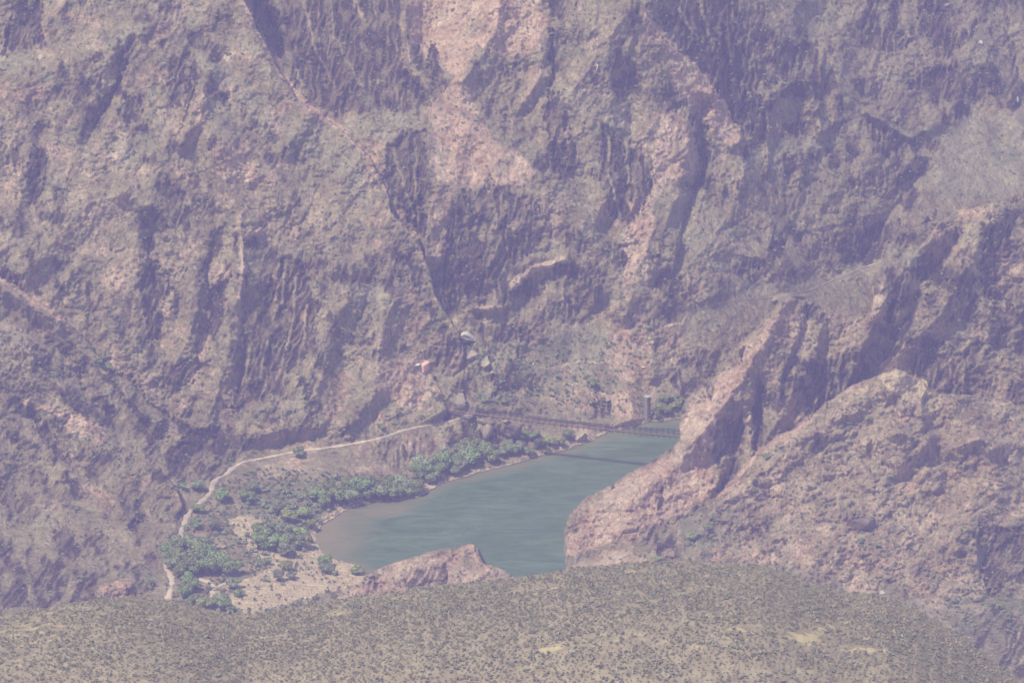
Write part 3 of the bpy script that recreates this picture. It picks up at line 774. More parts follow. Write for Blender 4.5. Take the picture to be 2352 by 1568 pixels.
def mix(nt, fac, a, b, mode='MIX'):
    m = N(nt, 'ShaderNodeMix', data_type='RGBA', blend_type=mode)
    for sock, v in ((m.inputs[0], fac), (m.inputs[6], a), (m.inputs[7], b)):
        if hasattr(v, 'links') or hasattr(v, 'is_linked'): nt.links.new(v, sock)
        elif isinstance(v, tuple): sock.default_value = (*v, 1)
        else: sock.default_value = v
    return m.outputs[2]
def mth(nt, op, a, b=None, c=None, clamp=False):
    m = N(nt, 'ShaderNodeMath', operation=op, use_clamp=clamp)
    for i, v in enumerate((a, b, c)):
        if v is None: continue
        if hasattr(v, 'is_linked'): nt.links.new(v, m.inputs[i])
        else: m.inputs[i].default_value = v
    return m.outputs[0]
def bump(nt, bs, h, dist, strength=1.0):
    b = N(nt, 'ShaderNodeBump'); b.inputs['Distance'].default_value = dist; b.inputs['Strength'].default_value = strength
    nt.links.new(h, b.inputs['Height']); nt.links.new(b.outputs[0], bs.inputs['Normal'])

def geo(nt):
    return N(nt, 'ShaderNodeNewGeometry').outputs['Position']

def rock_material():
    m, nt, bs = new_mat('canyon_rock')
    pos = geo(nt)
    at = N(nt, 'ShaderNodeAttribute', attribute_name='rock'); sep = N(nt, 'ShaderNodeSeparateColor'); nt.links.new(at.outputs['Color'], sep.inputs[0])
    dark, pink, green = sep.outputs[0], sep.outputs[1], sep.outputs[2]
    sand = at.outputs['Alpha']
    mp = N(nt, 'ShaderNodeMapping'); nt.links.new(pos, mp.inputs[0]); mp.inputs['Rotation'].default_value = (0, math.radians(-20), 0); mp.inputs['Scale'].default_value = (1, 1, .38)
    n1 = noise_node(nt, .055, 6, .62, mp.outputs[0], .6)      # 18 m
    n2 = noise_node(nt, .34, 9, .74, mp.outputs[0], .7)       # 3 m
    n3 = noise_node(nt, 1.3, 4, .6, pos)
    n12 = mth(nt, 'ADD', mth(nt, 'MULTIPLY', n2.outputs[0], .5), mth(nt, 'MULTIPLY', n1.outputs[0], .5))
    base = ramp(nt, n12, [(.30, (.125, .082, .052)), (.42, (.25, .180, .115)), (.52, (.385, .300, .195)), (.64, (.53, .435, .30)), (.74, (.68, .58, .44))]).outputs[0]
    base = mix(nt, mth(nt, 'MULTIPLY', n1.outputs[0], .5), base, (.32, .29, .18))
    pk = ramp(nt, n12, [(.34, (.27, .16, .105)), (.46, (.52, .35, .25)), (.60, (.74, .56, .43))]).outputs[0]
    # breakup of the masks
    def brk(v, s=1.3):
        q = mth(nt, 'ADD', v, mth(nt, 'MULTIPLY', mth(nt, 'SUBTRACT', n2.outputs[0], .5), s))
        mr = N(nt, 'ShaderNodeMapRange', interpolation_type='SMOOTHSTEP'); nt.links.new(q, mr.inputs[0]); mr.inputs[1].default_value = .25; mr.inputs[2].default_value = .72
        mul = mth(nt, 'MULTIPLY', mr.outputs[0], mth(nt, 'MINIMUM', mth(nt, 'MULTIPLY', v, 4.0), 1.0))
        return mul
    at2 = N(nt, 'ShaderNodeAttribute', attribute_name='soil'); s2 = N(nt, 'ShaderNodeSeparateColor'); nt.links.new(at2.outputs['Color'], s2.inputs[0])
    tl = ramp(nt, n12, [(.36, (.22, .18, .115)), (.5, (.37, .315, .21)), (.64, (.52, .45, .32))]).outputs[0]
    base = mix(nt, brk(s2.outputs[0], .9), base, tl)
    c = mix(nt, brk(pink, 1.1), base, pk)
    c = mix(nt, mth(nt, 'MULTIPLY', brk(green, 1.2), .75), c, (.15, .19, .105))
    dk = ramp(nt, n2.outputs[0], [(.34, (.012, .010, .010)), (.48, (.036, .025, .021)), (.58, (.11, .075, .052)), (.70, (.30, .215, .15))]).outputs[0]  # schist tone; also carries the painted shade of steep sides and recesses
    c = mix(nt, mth(nt, 'MULTIPLY', brk(dark, 1.25), .96), c, dk)
    sd = ramp(nt, n3.outputs[0], [(.3, (.38, .28, .17)), (.5, (.64, .49, .33)), (.7, (.86, .72, .54))]).outputs[0]
    c = mix(nt, brk(sand, 1.1), c, sd)
    # small dark cracks and tufts, pale broken faces
    n5 = noise_node(nt, .75, 3, .55, mp.outputs[0], .4)
    sp = N(nt, 'ShaderNodeMapRange', interpolation_type='SMOOTHSTEP'); nt.links.new(n5.outputs[0], sp.inputs[0]); sp.inputs[1].default_value = .43; sp.inputs[2].default_value = .36
    c = mix(nt, mth(nt, 'MULTIPLY', sp.outputs[0], .36), c, (.07, .065, .045))
    sp2 = N(nt, 'ShaderNodeMapRange', interpolation_type='SMOOTHSTEP'); nt.links.new(n5.outputs[0], sp2.inputs[0]); sp2.inputs[1].default_value = .60; sp2.inputs[2].default_value = .70
    c = mix(nt, mth(nt, 'MULTIPLY', sp2.outputs[0], .28), c, (.60, .52, .42))
    nt.links.new(c, bs.inputs['Base Color'])
    wv = N(nt, 'ShaderNodeVectorMath', operation='ADD'); nt.links.new(mp.outputs[0], wv.inputs[0])
    wsc = N(nt, 'ShaderNodeVectorMath', operation='SCALE'); nt.links.new(n2.outputs['Color'], wsc.inputs[0]); wsc.inputs['Scale'].default_value = 2.4
    nt.links.new(wsc.outputs[0], wv.inputs[1])
    v1 = N(nt, 'ShaderNodeTexVoronoi'); v1.inputs['Scale'].default_value = .30; nt.links.new(wv.outputs[0], v1.inputs['Vector'])
    v2 = N(nt, 'ShaderNodeTexVoronoi'); v2.inputs['Scale'].default_value = .85; nt.links.new(wv.outputs[0], v2.inputs['Vector'])
    sv = N(nt, 'ShaderNodeSeparateColor'); nt.links.new(v1.outputs['Color'], sv.inputs[0]); sv2 = N(nt, 'ShaderNodeSeparateColor'); nt.links.new(v2.outputs['Color'], sv2.inputs[0])
    hs = N(nt, 'ShaderNodeHueSaturation'); nt.links.new(c, hs.inputs['Color'])
    vv_ = mth(nt, 'ADD', mth(nt, 'MULTIPLY', sv.outputs[0], .28), mth(nt, 'MULTIPLY', sv2.outputs[0], .20))
    hs.inputs['Saturation'].default_value = 1.14
    nt.links.new(mth(nt, 'ADD', vv_, .76), hs.inputs['Value']); nt.links.new(hs.outputs[0], bs.inputs['Base Color'])
    h = mth(nt, 'ADD', mth(nt, 'MULTIPLY', n2.outputs[0], 1.4), mth(nt, 'MULTIPLY', n3.outputs[0], .4))
    h = mth(nt, 'SUBTRACT', h, mth(nt, 'ADD', mth(nt, 'MULTIPLY', v1.outputs['Distance'], .55), mth(nt, 'MULTIPLY', v2.outputs['Distance'], .35)))
    bump(nt, bs, h, 1.6, 1.0)
    return m

ROCK = rock_material()
def simple(name, c1, c2, scale, rough=.9, bumpd=0, spec=.12, detail=4):
    m, nt, bs = new_mat(name)
    tc = N(nt, 'ShaderNodeTexCoord')
    n = noise_node(nt, scale, detail, .6, tc.outputs['Object'])
    r = ramp(nt, n.outputs[0], [(.33, c1), (.67, c2)])
    nt.links.new(r.outputs[0], bs.inputs['Base Color'])
    bs.inputs['Roughness'].default_value = rough; bs.inputs['Specular IOR Level'].default_value = spec
    if bumpd: bump(nt, bs, n.outputs[0], bumpd)
    return m

# ------------------------------------------------------------------ object helpers
def tag(o, label=None, cat=None, group=None, kind=None):
    if label: o['label'] = label
    if cat: o['category'] = cat
    if group: o['group'] = group
    if kind: o['kind'] = kind
    return o
def mesh_np(name, V, Fc, mat, smooth=True, attrs=None):
    """V (n,3), Fc (m,k) with equal face size"""
    V = np.asarray(V, np.float32); Fc = np.asarray(Fc, np.int32)
    me = bpy.data.meshes.new(name)
    me.vertices.add(len(V)); me.vertices.foreach_set('co', V.ravel())
    k = Fc.shape[1]
    me.loops.add(Fc.size); me.loops.foreach_set('vertex_index', Fc.ravel())
    me.polygons.add(len(Fc)); me.polygons.foreach_set('loop_start', np.arange(0, Fc.size, k, dtype=np.int32))
    me.polygons.foreach_set('loop_total', np.full(len(Fc), k, np.int32))
    if attrs:
        for an, arr in attrs.items():
            a = me.color_attributes.new(an, 'FLOAT_COLOR', 'POINT'); a.data.foreach_set('color', np.asarray(arr, np.float32).ravel())
    me.update(calc_edges=True)
    if smooth: me.polygons.foreach_set('use_smooth', np.ones(len(Fc), bool))
    if mat: me.materials.append(mat)
    return me
def link(name, me, parent=None):
    o = bpy.data.objects.new(name, me); COL.objects.link(o)
    if parent: o.parent = parent
    return o
def empty(name, loc, rz=0):
    o = bpy.data.objects.new(name, None); COL.objects.link(o); o.location = loc; o.rotation_euler = (0, 0, rz); return o

class MB:
    def __init__(s): s.v = []; s.f = []
    def quadbox(s, c, sx, sy, sz, rot=None):
        b = len(s.v)
        for dz in (-.5, .5):
            for dx, dy in ((-.5, -.5), (.5, -.5), (.5, .5), (-.5, .5)):
                p = Vector((dx * sx, dy * sy, dz * sz))
                if rot is not None: p = rot @ p
                s.v.append(tuple(Vector(c) + p))
        for q in ((0, 3, 2, 1), (4, 5, 6, 7), (0, 1, 5, 4), (1, 2, 6, 5), (2, 3, 7, 6), (3, 0, 4, 7)):
            s.f.append(tuple(b + i for i in q))
    def tube(s, pts, r, n=6, r1=None):
        b = len(s.v); m = len(pts)
        for i, p in enumerate(pts):
            p = Vector(p)
            d = (Vector(pts[min(i + 1, m - 1)]) - Vector(pts[max(i - 1, 0)])).normalized()
            u = d.cross(Vector((0, 0, 1))) if abs(d.z) < .95 else d.cross(Vector((1, 0, 0)))
            u.normalize(); w = d.cross(u)
            rr = r if r1 is None else r + (r1 - r) * i / (m - 1)
            for k in range(n):
                a = 2 * math.pi * k / n
                s.v.append(tuple(p + rr * (math.cos(a) * u + math.sin(a) * w)))
        for i in range(m - 1):
            for k in range(n):
                s.f.append((b + i * n + k, b + i * n + (k + 1) % n, b + (i + 1) * n + (k + 1) % n, b + (i + 1) * n + k))
        s.f.append(tuple(b + k for k in range(n))[::-1]); s.f.append(tuple(b + (m - 1) * n + k for k in range(n)))
    def mesh(s, name, mat, smooth=False):
        me = bpy.data.meshes.new(name); me.from_pydata(s.v, [], s.f); me.update()
        me.materials.append(mat)
        if smooth: me.polygons.foreach_set('use_smooth', [True] * len(me.polygons))
        return me

# ------------------------------------------------------------------ build the canyon land
# keep foreground rows behind the mesa from wasting faces: all kept
xw, yw, zw = world(GX, GY, YY)
V = np.stack([xw, yw, zw], -1).reshape(-1, 3)
# broad natural patchiness of the dark schist and the granite, by sheet
nd = fbm(GX / 95 + GY / 300, GY / 130, 4, seed=91)
nd2 = fbm(GX / 30, GY / 42, 4, seed=95)
amb = np.choose(LAY, [.34, .30, .42, .46, .46, .20, .30])
side = sstep(1600, 2000, GX) * (LAY == 0)
amb = amb + .12 * side
calm = (LAY == 0) & (rough < .5)
nd3 = fbm(GX / 150 - GY / 500, GY / 190, 3, seed=99)
auto = np.clip(amb + .9 * nd + 1.0 * nd2 + .6 * nd3 - .10, 0, .95) * np.where(calm, .35, 1)
DARKF = np.clip(np.maximum(DARK * (0.88 + .3 * nd2), auto * 1.0), 0, 1)
kill = np.clip(PINK * 1.15, 0, 1) * (DARK < .25)
DARKF *= 1 - .75 * kill
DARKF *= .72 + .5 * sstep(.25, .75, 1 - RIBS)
DARKF = np.clip(DARKF, 0, 1)
DARKF *= 1 - np.clip(SAND, 0, 1)
DARKF *= 1 - .8 * TAL
pk_auto = np.clip(np.choose(LAY, [.30, .36, .22, .22, .40, .48, .45]) - .5 * nd + .6 * fbm(GX / 60, GY / 45, 3, seed=71), 0, 1)
PINKF = np.clip(np.maximum(PINK, pk_auto * np.where(side > .5, .3, .8)), 0, 1)
soilattr = np.stack([TAL, TAL * 0, TAL * 0, TAL * 0 + 1], -1).reshape(-1, 4)
GREENF = np.clip(np.maximum(GREEN, .22 + .5 * fbm(GX / 80, GY / 60, 4, seed=55)), 0, 1)
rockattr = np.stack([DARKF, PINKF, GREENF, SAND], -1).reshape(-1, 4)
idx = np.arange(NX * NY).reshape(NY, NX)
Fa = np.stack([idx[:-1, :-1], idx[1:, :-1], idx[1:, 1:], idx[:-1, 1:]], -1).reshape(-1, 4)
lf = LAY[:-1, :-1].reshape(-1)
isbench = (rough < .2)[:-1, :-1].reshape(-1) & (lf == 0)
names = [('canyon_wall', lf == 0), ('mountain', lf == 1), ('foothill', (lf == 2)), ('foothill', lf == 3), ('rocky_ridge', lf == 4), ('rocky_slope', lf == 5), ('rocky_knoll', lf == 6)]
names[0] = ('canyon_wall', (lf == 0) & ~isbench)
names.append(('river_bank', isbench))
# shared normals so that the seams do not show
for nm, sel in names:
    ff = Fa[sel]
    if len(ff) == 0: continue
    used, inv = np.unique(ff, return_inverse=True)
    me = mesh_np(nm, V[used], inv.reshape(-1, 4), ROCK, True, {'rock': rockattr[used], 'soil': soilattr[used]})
    tag(link(nm, me), kind='structure')

# ------------------------------------------------------------------ water
def water_material():
    m, nt, bs = new_mat('river_water')
    pos = geo(nt)
    mp = N(nt, 'ShaderNodeMapping'); nt.links.new(pos, mp.inputs[0]); mp.inputs['Rotation'].default_value = (0, 0, math.radians(-35)); mp.inputs['Scale'].default_value = (.35, 1, 1)
    n = noise_node(nt, .09, 8, .68, mp.outputs[0], 1.6)
    at = N(nt, 'ShaderNodeAttribute', attribute_name='silt')
    c = ramp(nt, n.outputs[0], [(.3, (.050, .092, .036)), (.48, (.076, .126, .058)), (.58, (.098, .148, .078)), (.72, (.145, .190, .125))]).outputs[0]
    c = mix(nt, at.outputs['Fac'], c, (.225, .18, .095))
    nt.links.new(c, bs.inputs['Base Color'])
    bs.inputs['Roughness'].default_value = .38; bs.inputs['Specular IOR Level'].default_value = .75
    n2 = noise_node(nt, .42, 5, .7, mp.outputs[0], .8)
    n3 = noise_node(nt, .05, 2, .5, mp.outputs[0], .5)
    h = mth(nt, 'MULTIPLY', n2.outputs[0], mth(nt, 'ADD', n3.outputs[0], .1))
    bump(nt, bs, h, 1.1, 1.0)
    return m
wx = np.linspace(-190, 260, 181); wy = np.linspace(3215, 3600, 155)
WX, WY = np.meshgrid(wx, wy)
pX, pY = to_px(WX, WY, 0 * WX)
sd, _ = seg_dist(pX, pY, RIVER[:31])
silt = np.maximum(.95 * sstep(880, 740, pX + .25 * (pY - 1230) + 50 * fbm(WX / 22, WY / 40, 4, seed=5)) * (pY < 1400), .55 * sstep(26, 4, sd))
silt = np.maximum(silt, .75 * sstep(1, .3, np.hypot((pX - 880) / 110, (pY - 1172 + .12 * (pX - 880)) / 24)))
wi = np.arange(WX.size).reshape(WX.shape)
me = mesh_np('river', np.stack([WX, WY, 0 * WX], -1).reshape(-1, 3), np.stack([wi[:-1, :-1], wi[:-1, 1:], wi[1:, 1:], wi[1:, :-1]], -1).reshape(-1, 4),
             water_material(), True, {'silt': np.stack([silt] * 3 + [silt], -1).reshape(-1, 4)})
tag(link('river', me), kind='structure')

# base ground far out to the horizon, below everything
BASE = simple('desert_ground', (.25, .2, .16), (.36, .3, .24), .02)
mb = MB(); mb.v = [(-9000, -3000, -12), (9000, -3000, -12), (9000, 14000, -12), (-9000, 14000, -12)]; mb.f = [(0, 1, 2, 3)]
tag(link('ground', mb.mesh('ground', BASE)), kind='structure')

# ------------------------------------------------------------------ mesa
ME_EDGE = [(-400,1440),(-150,1425),(0,1408),(120,1393),(230,1374),(300,1371),(385,1374),(450,1392),(520,1408),(570,1411),(620,1402),(740,1382),(900,1357),
 (1000,1343),(1100,1335),(1180,1328),(1300,1306),(1400,1297),(1460,1290),(1560,1288),(1680,1290),(1760,1302),(1870,1336),(1930,1358),
 (2040,1367),(2100,1392),(2200,1452),(2260,1500),(2310,1538),(2400,1620),(2600,1800)]
mxs = np.arange(-240, 2592, 3.0)
edge = np.interp(mxs, [p[0] for p in ME_EDGE], [p[1] for p in ME_EDGE])
kk = np.exp(-np.linspace(-2, 2, 13) ** 2); edge = np.convolve(np.pad(edge, 6, mode='edge'), kk / kk.sum(), 'valid')
edge = edge + (1.6 + 5 * sstep(1900, 2150, mxs)) * fbm(mxs / 16, mxs * 0 + 3.3, 4, seed=12) + 5 * fbm(mxs / 120, mxs * 0 + 1.3, 2, seed=14)
tt = np.concatenate([np.linspace(-0.25, 0, 10)[:-1], np.linspace(0, 1, 26) ** 1.8 * 60, 60 + np.arange(1, 130) * 3.0])
MX, MT = np.meshgrid(mxs, tt)
ME = np.broadcast_to(edge, MX.shape)
def mesa_r(X, Ed, T):
    """slant distance for a row T frame units below the brow (negative: past the brow)"""
    tn = np.clip(T, 0, None) / 270.0
    inc = np.radians(3.2 + 24 * tn)
    r = 2200 - 84 * np.log(np.sin(inc) / math.sin(math.radians(3.2)))
    r = r + np.where(T < 0, -T * 1200, 0)
    amp = np.clip(T / 40, 0, 1)
    r = r + amp * (5.0 * fbm(X / 260, (Ed + T) / 110, 3, seed=4) + 1.2 * fbm(X / 50, (Ed + T) / 25, 2, seed=6))
    return r
def mesa_r0(T):
    return 2200 - 84 * math.log(math.sin(math.radians(3.2 + 24 * max(T, 0) / 270)) / math.sin(math.radians(3.2)))
def mesa_pt(X, T, Ed=None):
    if Ed is None: Ed = np.interp(X, mxs, edge)
    Yp = Ed + np.where(T < 0, T * T * 260, T)
    r = mesa_r(X, Ed, T)
    rx, ry, rz = ray(X, Yp); L = np.sqrt(rx * rx + ry * ry + rz * rz)
    return rx / L * r, ry / L * r, CAMZ + rz / L * r
mx_, my_, mz_ = mesa_pt(MX, MT, ME)
yel = np.zeros(MX.shape); PYm = ME + MT
for cx, cy, rx_, ry_, s in [(1850,1462,60,16,1),(1700,1445,60,9,.7),(1985,1491,70,7,.8),(1900,1440,70,14,.6),(600,1475,50,12,.6),(1420,1470,90,16,.45),(90,1450,110,40,.5),
   (60,1500,120,50,.35),(1260,1492,50,9,.7),(920,1374,40,4,.8),(1180,1360,26,5,.6),(1620,1322,20,4,.8),(1450,1315,20,5,.7),(770,1408,20,3,.9),(1800,1340,60,6,.35),(1270,1350,60,8,.4),
   (1600,1350,60,8,.35),(2030,1400,60,8,.3),(200,1400,120,10,.35),(1690,1320,40,5,.5),(400,1420,60,8,.3)]:
    yel = np.maximum(yel, s * np.exp(-((MX - cx) / rx_) ** 2 - ((PYm - cy) / ry_) ** 2))
def mesa_material():
    m, nt, bs = new_mat('mesa_soil')
    pos = geo(nt)
    at = N(nt, 'ShaderNodeAttribute', attribute_name='straw')
    n = noise_node(nt, .22, 5, .6, pos); n2 = noise_node(nt, 2.2, 3, .6, pos); n4 = noise_node(nt, .035, 5, .6, pos)
    c = ramp(nt, n.outputs[0], [(.32, (.23, .165, .095)), (.5, (.33, .255, .15)), (.68, (.44, .355, .215))]).outputs[0]
    c = mix(nt, mth(nt, 'MULTIPLY', n4.outputs[0], .45), c, (.30, .25, .19))
    q = mth(nt, 'ADD', at.outputs['Fac'], mth(nt, 'MULTIPLY', mth(nt, 'SUBTRACT', n.outputs[0], .52), 2.6))
    mr = N(nt, 'ShaderNodeMapRange', interpolation_type='SMOOTHSTEP'); nt.links.new(q, mr.inputs[0]); mr.inputs[1].default_value = .32; mr.inputs[2].default_value = .75
    c = mix(nt, mth(nt, 'MULTIPLY', mr.outputs[0], .85), c, (.56, .44, .21))
    c = mix(nt, mth(nt, 'MULTIPLY', n2.outputs[0], .35), c, (.24, .20, .15))
    nt.links.new(c, bs.inputs['Base Color']); bump(nt, bs, n2.outputs[0], .3)
    return m
mi = np.arange(MX.size).reshape(MX.shape)
me = mesh_np('mesa', np.stack([mx_, my_, mz_], -1).reshape(-1, 3), np.stack([mi[:-1, :-1], mi[1:, :-1], mi[1:, 1:], mi[:-1, 1:]], -1).reshape(-1, 4),
             mesa_material(), True, {'straw': np.stack([yel] * 4, -1).reshape(-1, 4)})
tag(link('mesa', me), kind='structure')

# ------------------------------------------------------------------ foliage meshes
def leafy(nl, size, rx, ry, rz, lumps, seed, flat=.6, zc=None):
    """leaf clump faces over a set of lumps filling an uneven crown"""
    r = np.random.default_rng(seed)
    zc = rz if zc is None else zc
    P = []; Nn = []
    cs = []
    for i in range(lumps):
        a = r.random() * 2 * np.pi; q = r.random() ** .5 * .72; h = (r.random() * 1.3 - .45)
        cs.append((np.cos(a) * q * rx, np.sin(a) * q * ry, zc + h * .52 * rz, (.30 + .26 * r.random())))
    for cx, cy, cz, k in cs:
        m = nl // lumps
        d = r.normal(size=(m, 3)); d /= np.linalg.norm(d, axis=1)[:, None]
        d[:, 2] = np.abs(d[:, 2]) * np.where(r.random(m) < .8, 1, -1)
        rad = (.72 + .38 * r.random(m))[:, None]
        P.append(np.array([cx, cy, cz]) + d * rad * np.array([rx, ry, rz * .9]) * k)
        Nn.append(d)
    P = np.concatenate(P); Nn = np.concatenate(Nn)
    P[:, 2] = np.maximum(P[:, 2], .05)
    n = len(P)
    nr = Nn + r.normal(size=(n, 3)) * .55; nr /= np.linalg.norm(nr, axis=1)[:, None]
    u = np.cross(nr, r.normal(size=(n, 3))); u /= np.linalg.norm(u, axis=1)[:, None]; v = np.cross(nr, u)
    s = size * (.6 + .8 * r.random(n))[:, None]
    Vv = np.stack([P - u * s - v * s * flat, P + u * s - v * s * flat, P + u * s * .8 + v * s * flat, P - u * s * .7 + v * s * flat], 1).reshape(-1, 3)
    return Vv, np.arange(n * 4).reshape(-1, 4)

def leaf_mat(name, c1, c2, c3, scale=.8):
    m, nt, bs = new_mat(name)
    n = noise_node(nt, scale, 4, .65, geo(nt))
    r = ramp(nt, n.outputs[0], [(.3, c1), (.5, c2), (.7, c3)])
    oi = N(nt, 'ShaderNodeObjectInfo')
    hs = N(nt, 'ShaderNodeHueSaturation'); nt.links.new(r.outputs[0], hs.inputs['Color'])
    nt.links.new(mth(nt, 'MULTIPLY_ADD', oi.outputs['Random'], .05, .475), hs.inputs['Hue'])
    nt.links.new(mth(nt, 'MULTIPLY_ADD', oi.outputs['Random'], .4, .85), hs.inputs['Value'])
    nt.links.new(hs.outputs[0], bs.inputs['Base Color'])
    bs.inputs['Roughness'].default_value = .8
    return m
LEAF_GREEN = leaf_mat('green_foliage', (.115, .14, .045), (.20, .24, .085), (.29, .335, .13))
LEAF_GREY = leaf_mat('grey_green_foliage', (.14, .155, .075), (.235, .26, .13), (.33, .355, .19))
LEAF_LIME = leaf_mat('yellow_green_foliage', (.15, .165, .045), (.27, .29, .09), (.39, .41, .145))
LEAF_DULL = leaf_mat('dry_scrub', (.10, .10, .05), (.19, .185, .10), (.28, .27, .15))
BARK = simple('bark', (.09, .065, .045), (.17, .13, .09), 4, .95, .02)
MESA_SHRUB = leaf_mat('grey_shrub', (.20, .187, .125), (.30, .285, .20), (.41, .39, .28), 1.5)

def trunk_mesh(seed, h=1.0):
    r = random.Random(seed); mb = MB()
    top = Vector((r.uniform(-.1, .1), r.uniform(-.1, .1), .55 * h))
    mb.tube([(0, 0, -.4), (0.02, 0, .2 * h), tuple(top)], .13, 6, .08)
    for k in range(5):
        a = k * 1.26 + r.random(); q = .28 + .25 * r.random()
        e = Vector((math.cos(a) * q, math.sin(a) * q, h * (.85 + .5 * r.random())))
        mb.tube([tuple(top * (.5 + .1 * k)), tuple((top + e) / 2 + Vector((0, 0, .05))), tuple(e)], .06, 5, .02)
    return mb.mesh('trunk', BARK, True)
CROWNS = {}
for kind, mt in (('green', LEAF_GREEN), ('grey', LEAF_GREY), ('lime', LEAF_LIME), ('dull', LEAF_DULL)):
    CROWNS[kind] = []
    for s in range(4):
        Vv, Ff = leafy(1900, .085, 1, 1, .78, 9, 100 + s * 7 + len(kind))
        CROWNS[kind].append(mesh_np('crown', Vv, Ff, mt, False))
SMALL = {}
for kind, mt in (('green', LEAF_GREEN), ('grey', LEAF_GREY), ('lime', LEAF_LIME), ('dull', LEAF_DULL)):
    SMALL[kind] = [mesh_np('crown', *leafy(420, .14, 1, 1, .62, 6, 300 + s * 5 + len(kind)), mt, False) for s in range(3)]
TRUNKS = [trunk_mesh(s) for s in range(3)]
KDESC = {'green': 'deep green', 'grey': 'grey-green', 'lime': 'yellow-green', 'dull': 'dull olive'}

def plant(X, Y, r, kind, label, cat='tree', group=None, big=True, sq=1.0):
    """r: crown radius in frame units; foot of the plant at (X, Y)"""
    g = ground(X, Y)
    R = r * .235
    nm = {'tree': 'riverside_tree', 'bush': 'bush'}[cat]
    t = empty(nm, g, random.uniform(0, 6.28))
    tag(t, label, cat, group)
    me = random.choice(CROWNS[kind] if big else SMALL[kind])
    c = link('crown', me, t); c.scale = (R, R * random.uniform(.85, 1.1), R * sq * random.uniform(.9, 1.15)); c.location = (0, 0, .12 * R)
    k = link('trunk', random.choice(TRUNKS), t); k.scale = (R * .9, R * .9, R * .95 * sq)
    return t

# (X, Y, r, kind)
grove = [(395,1285,26,'green'),(420,1300,30,'green'),(450,1296,32,'green'),(470,1275,26,'grey'),(440,1268,24,'green'),(410,1262,20,'grey'),(485,1300,28,'green'),
 (505,1312,26,'green'),(530,1318,22,'green'),(455,1318,24,'green'),(420,1322,22,'green'),(395,1310,22,'grey'),(480,1322,22,'green'),(500,1290,20,'green'),(462,1260,18,'grey')]
for i, (X, Y, r, k) in enumerate(grove):
    plant(X, Y, r, k, 'tree of the dense green grove beside the bend of the pale trail', 'tree', 'trees of the grove by the trail')
arm = [(428,1342,18,'green'),(436,1358,20,'green'),(430,1376,20,'green'),(440,1392,18,'green')]
for X, Y, r, k in arm:
    plant(X, Y, r, k, 'small tree in the line running from the grove down to the mesa brow', 'tree', 'trees in line below the grove')
clump = [(592,1262,24,'green'),(612,1250,28,'green'),(635,1262,28,'green'),(650,1243,24,'grey'),(675,1256,24,'green'),(695,1258,20,'lime'),(660,1276,22,'grey'),(690,1240,20,'lime'),(625,1238,20,'green')]
for X, Y, r, k in clump:
    plant(X, Y, r, k, 'tree in the round green clump on the flat left of the green kayak', 'tree', 'trees of the round clump near the kayak')
thick = []
for X, Y, r, k in [(745,1160,24,'green'),(775,1152,22,'green'),(800,1158,24,'grey'),(825,1140,28,'green'),(850,1132,28,'green'),(868,1146,24,'grey'),(890,1132,26,'green'),
  (905,1146,22,'green'),(925,1130,26,'grey'),(940,1146,22,'green'),(955,1132,20,'green'),(790,1135,24,'green'),(760,1138,22,'green'),(725,1150,22,'grey'),(840,1152,18,'grey')]:
    plant(X, Y, r, k, 'tree in the thicket under the low pink rock hump at the water', 'tree', 'trees of the thicket under the rock hump')
for X, Y, r, k in [(955,1100,26,'green'),(975,1088,28,'grey'),(995,1100,24,'green'),(1010,1082,28,'green'),(1032,1074,26,'green'),(1052,1084,22,'grey'),(1070,1068,26,'grey'),
  (1092,1070,24,'green'),(1110,1056,24,'green'),(1085,1048,26,'green'),(1130,1062,22,'green'),(1060,1052,20,'grey'),(1040,1092,16,'green'),(985,1112,16,'grey'),(1115,1040,20,'green')]:
    plant(X, Y, r, k, 'tree of the band between the dark trail cliff and the river', 'tree', 'trees of the band below the trail cliff')
for X, Y, r, k in [(1150,1050,16,'grey'),(1172,1044,18,'green'),(1195,1040,18,'grey'),(1215,1046,14,'grey'),(1190,1018,16,'green'),(1210,1010,18,'green'),(1240,1028,14,'grey'),
  (1262,1024,14,'lime'),(1285,1022,13,'lime'),(1300,1010,14,'green'),(1232,1008,14,'grey'),(1165,1030,16,'grey'),(1255,1042,10,'lime')]:
    plant(X, Y, r, k, 'low tree on the bank below the middle of the bridge', 'tree', 'low trees below the middle of the bridge')
for X, Y, r, k in [(1518,945,14,'lime'),(1532,955,14,'lime'),(1528,925,14,'green'),(1550,940,14,'lime'),(1548,920,12,'grey'),(1562,930,12,'lime'),(1508,958,9,'green'),(1486,972,9,'green')]:
    plant(X, Y, r, k, 'bright green tree by the water right of the square tower', 'tree', 'green trees right of the tower')
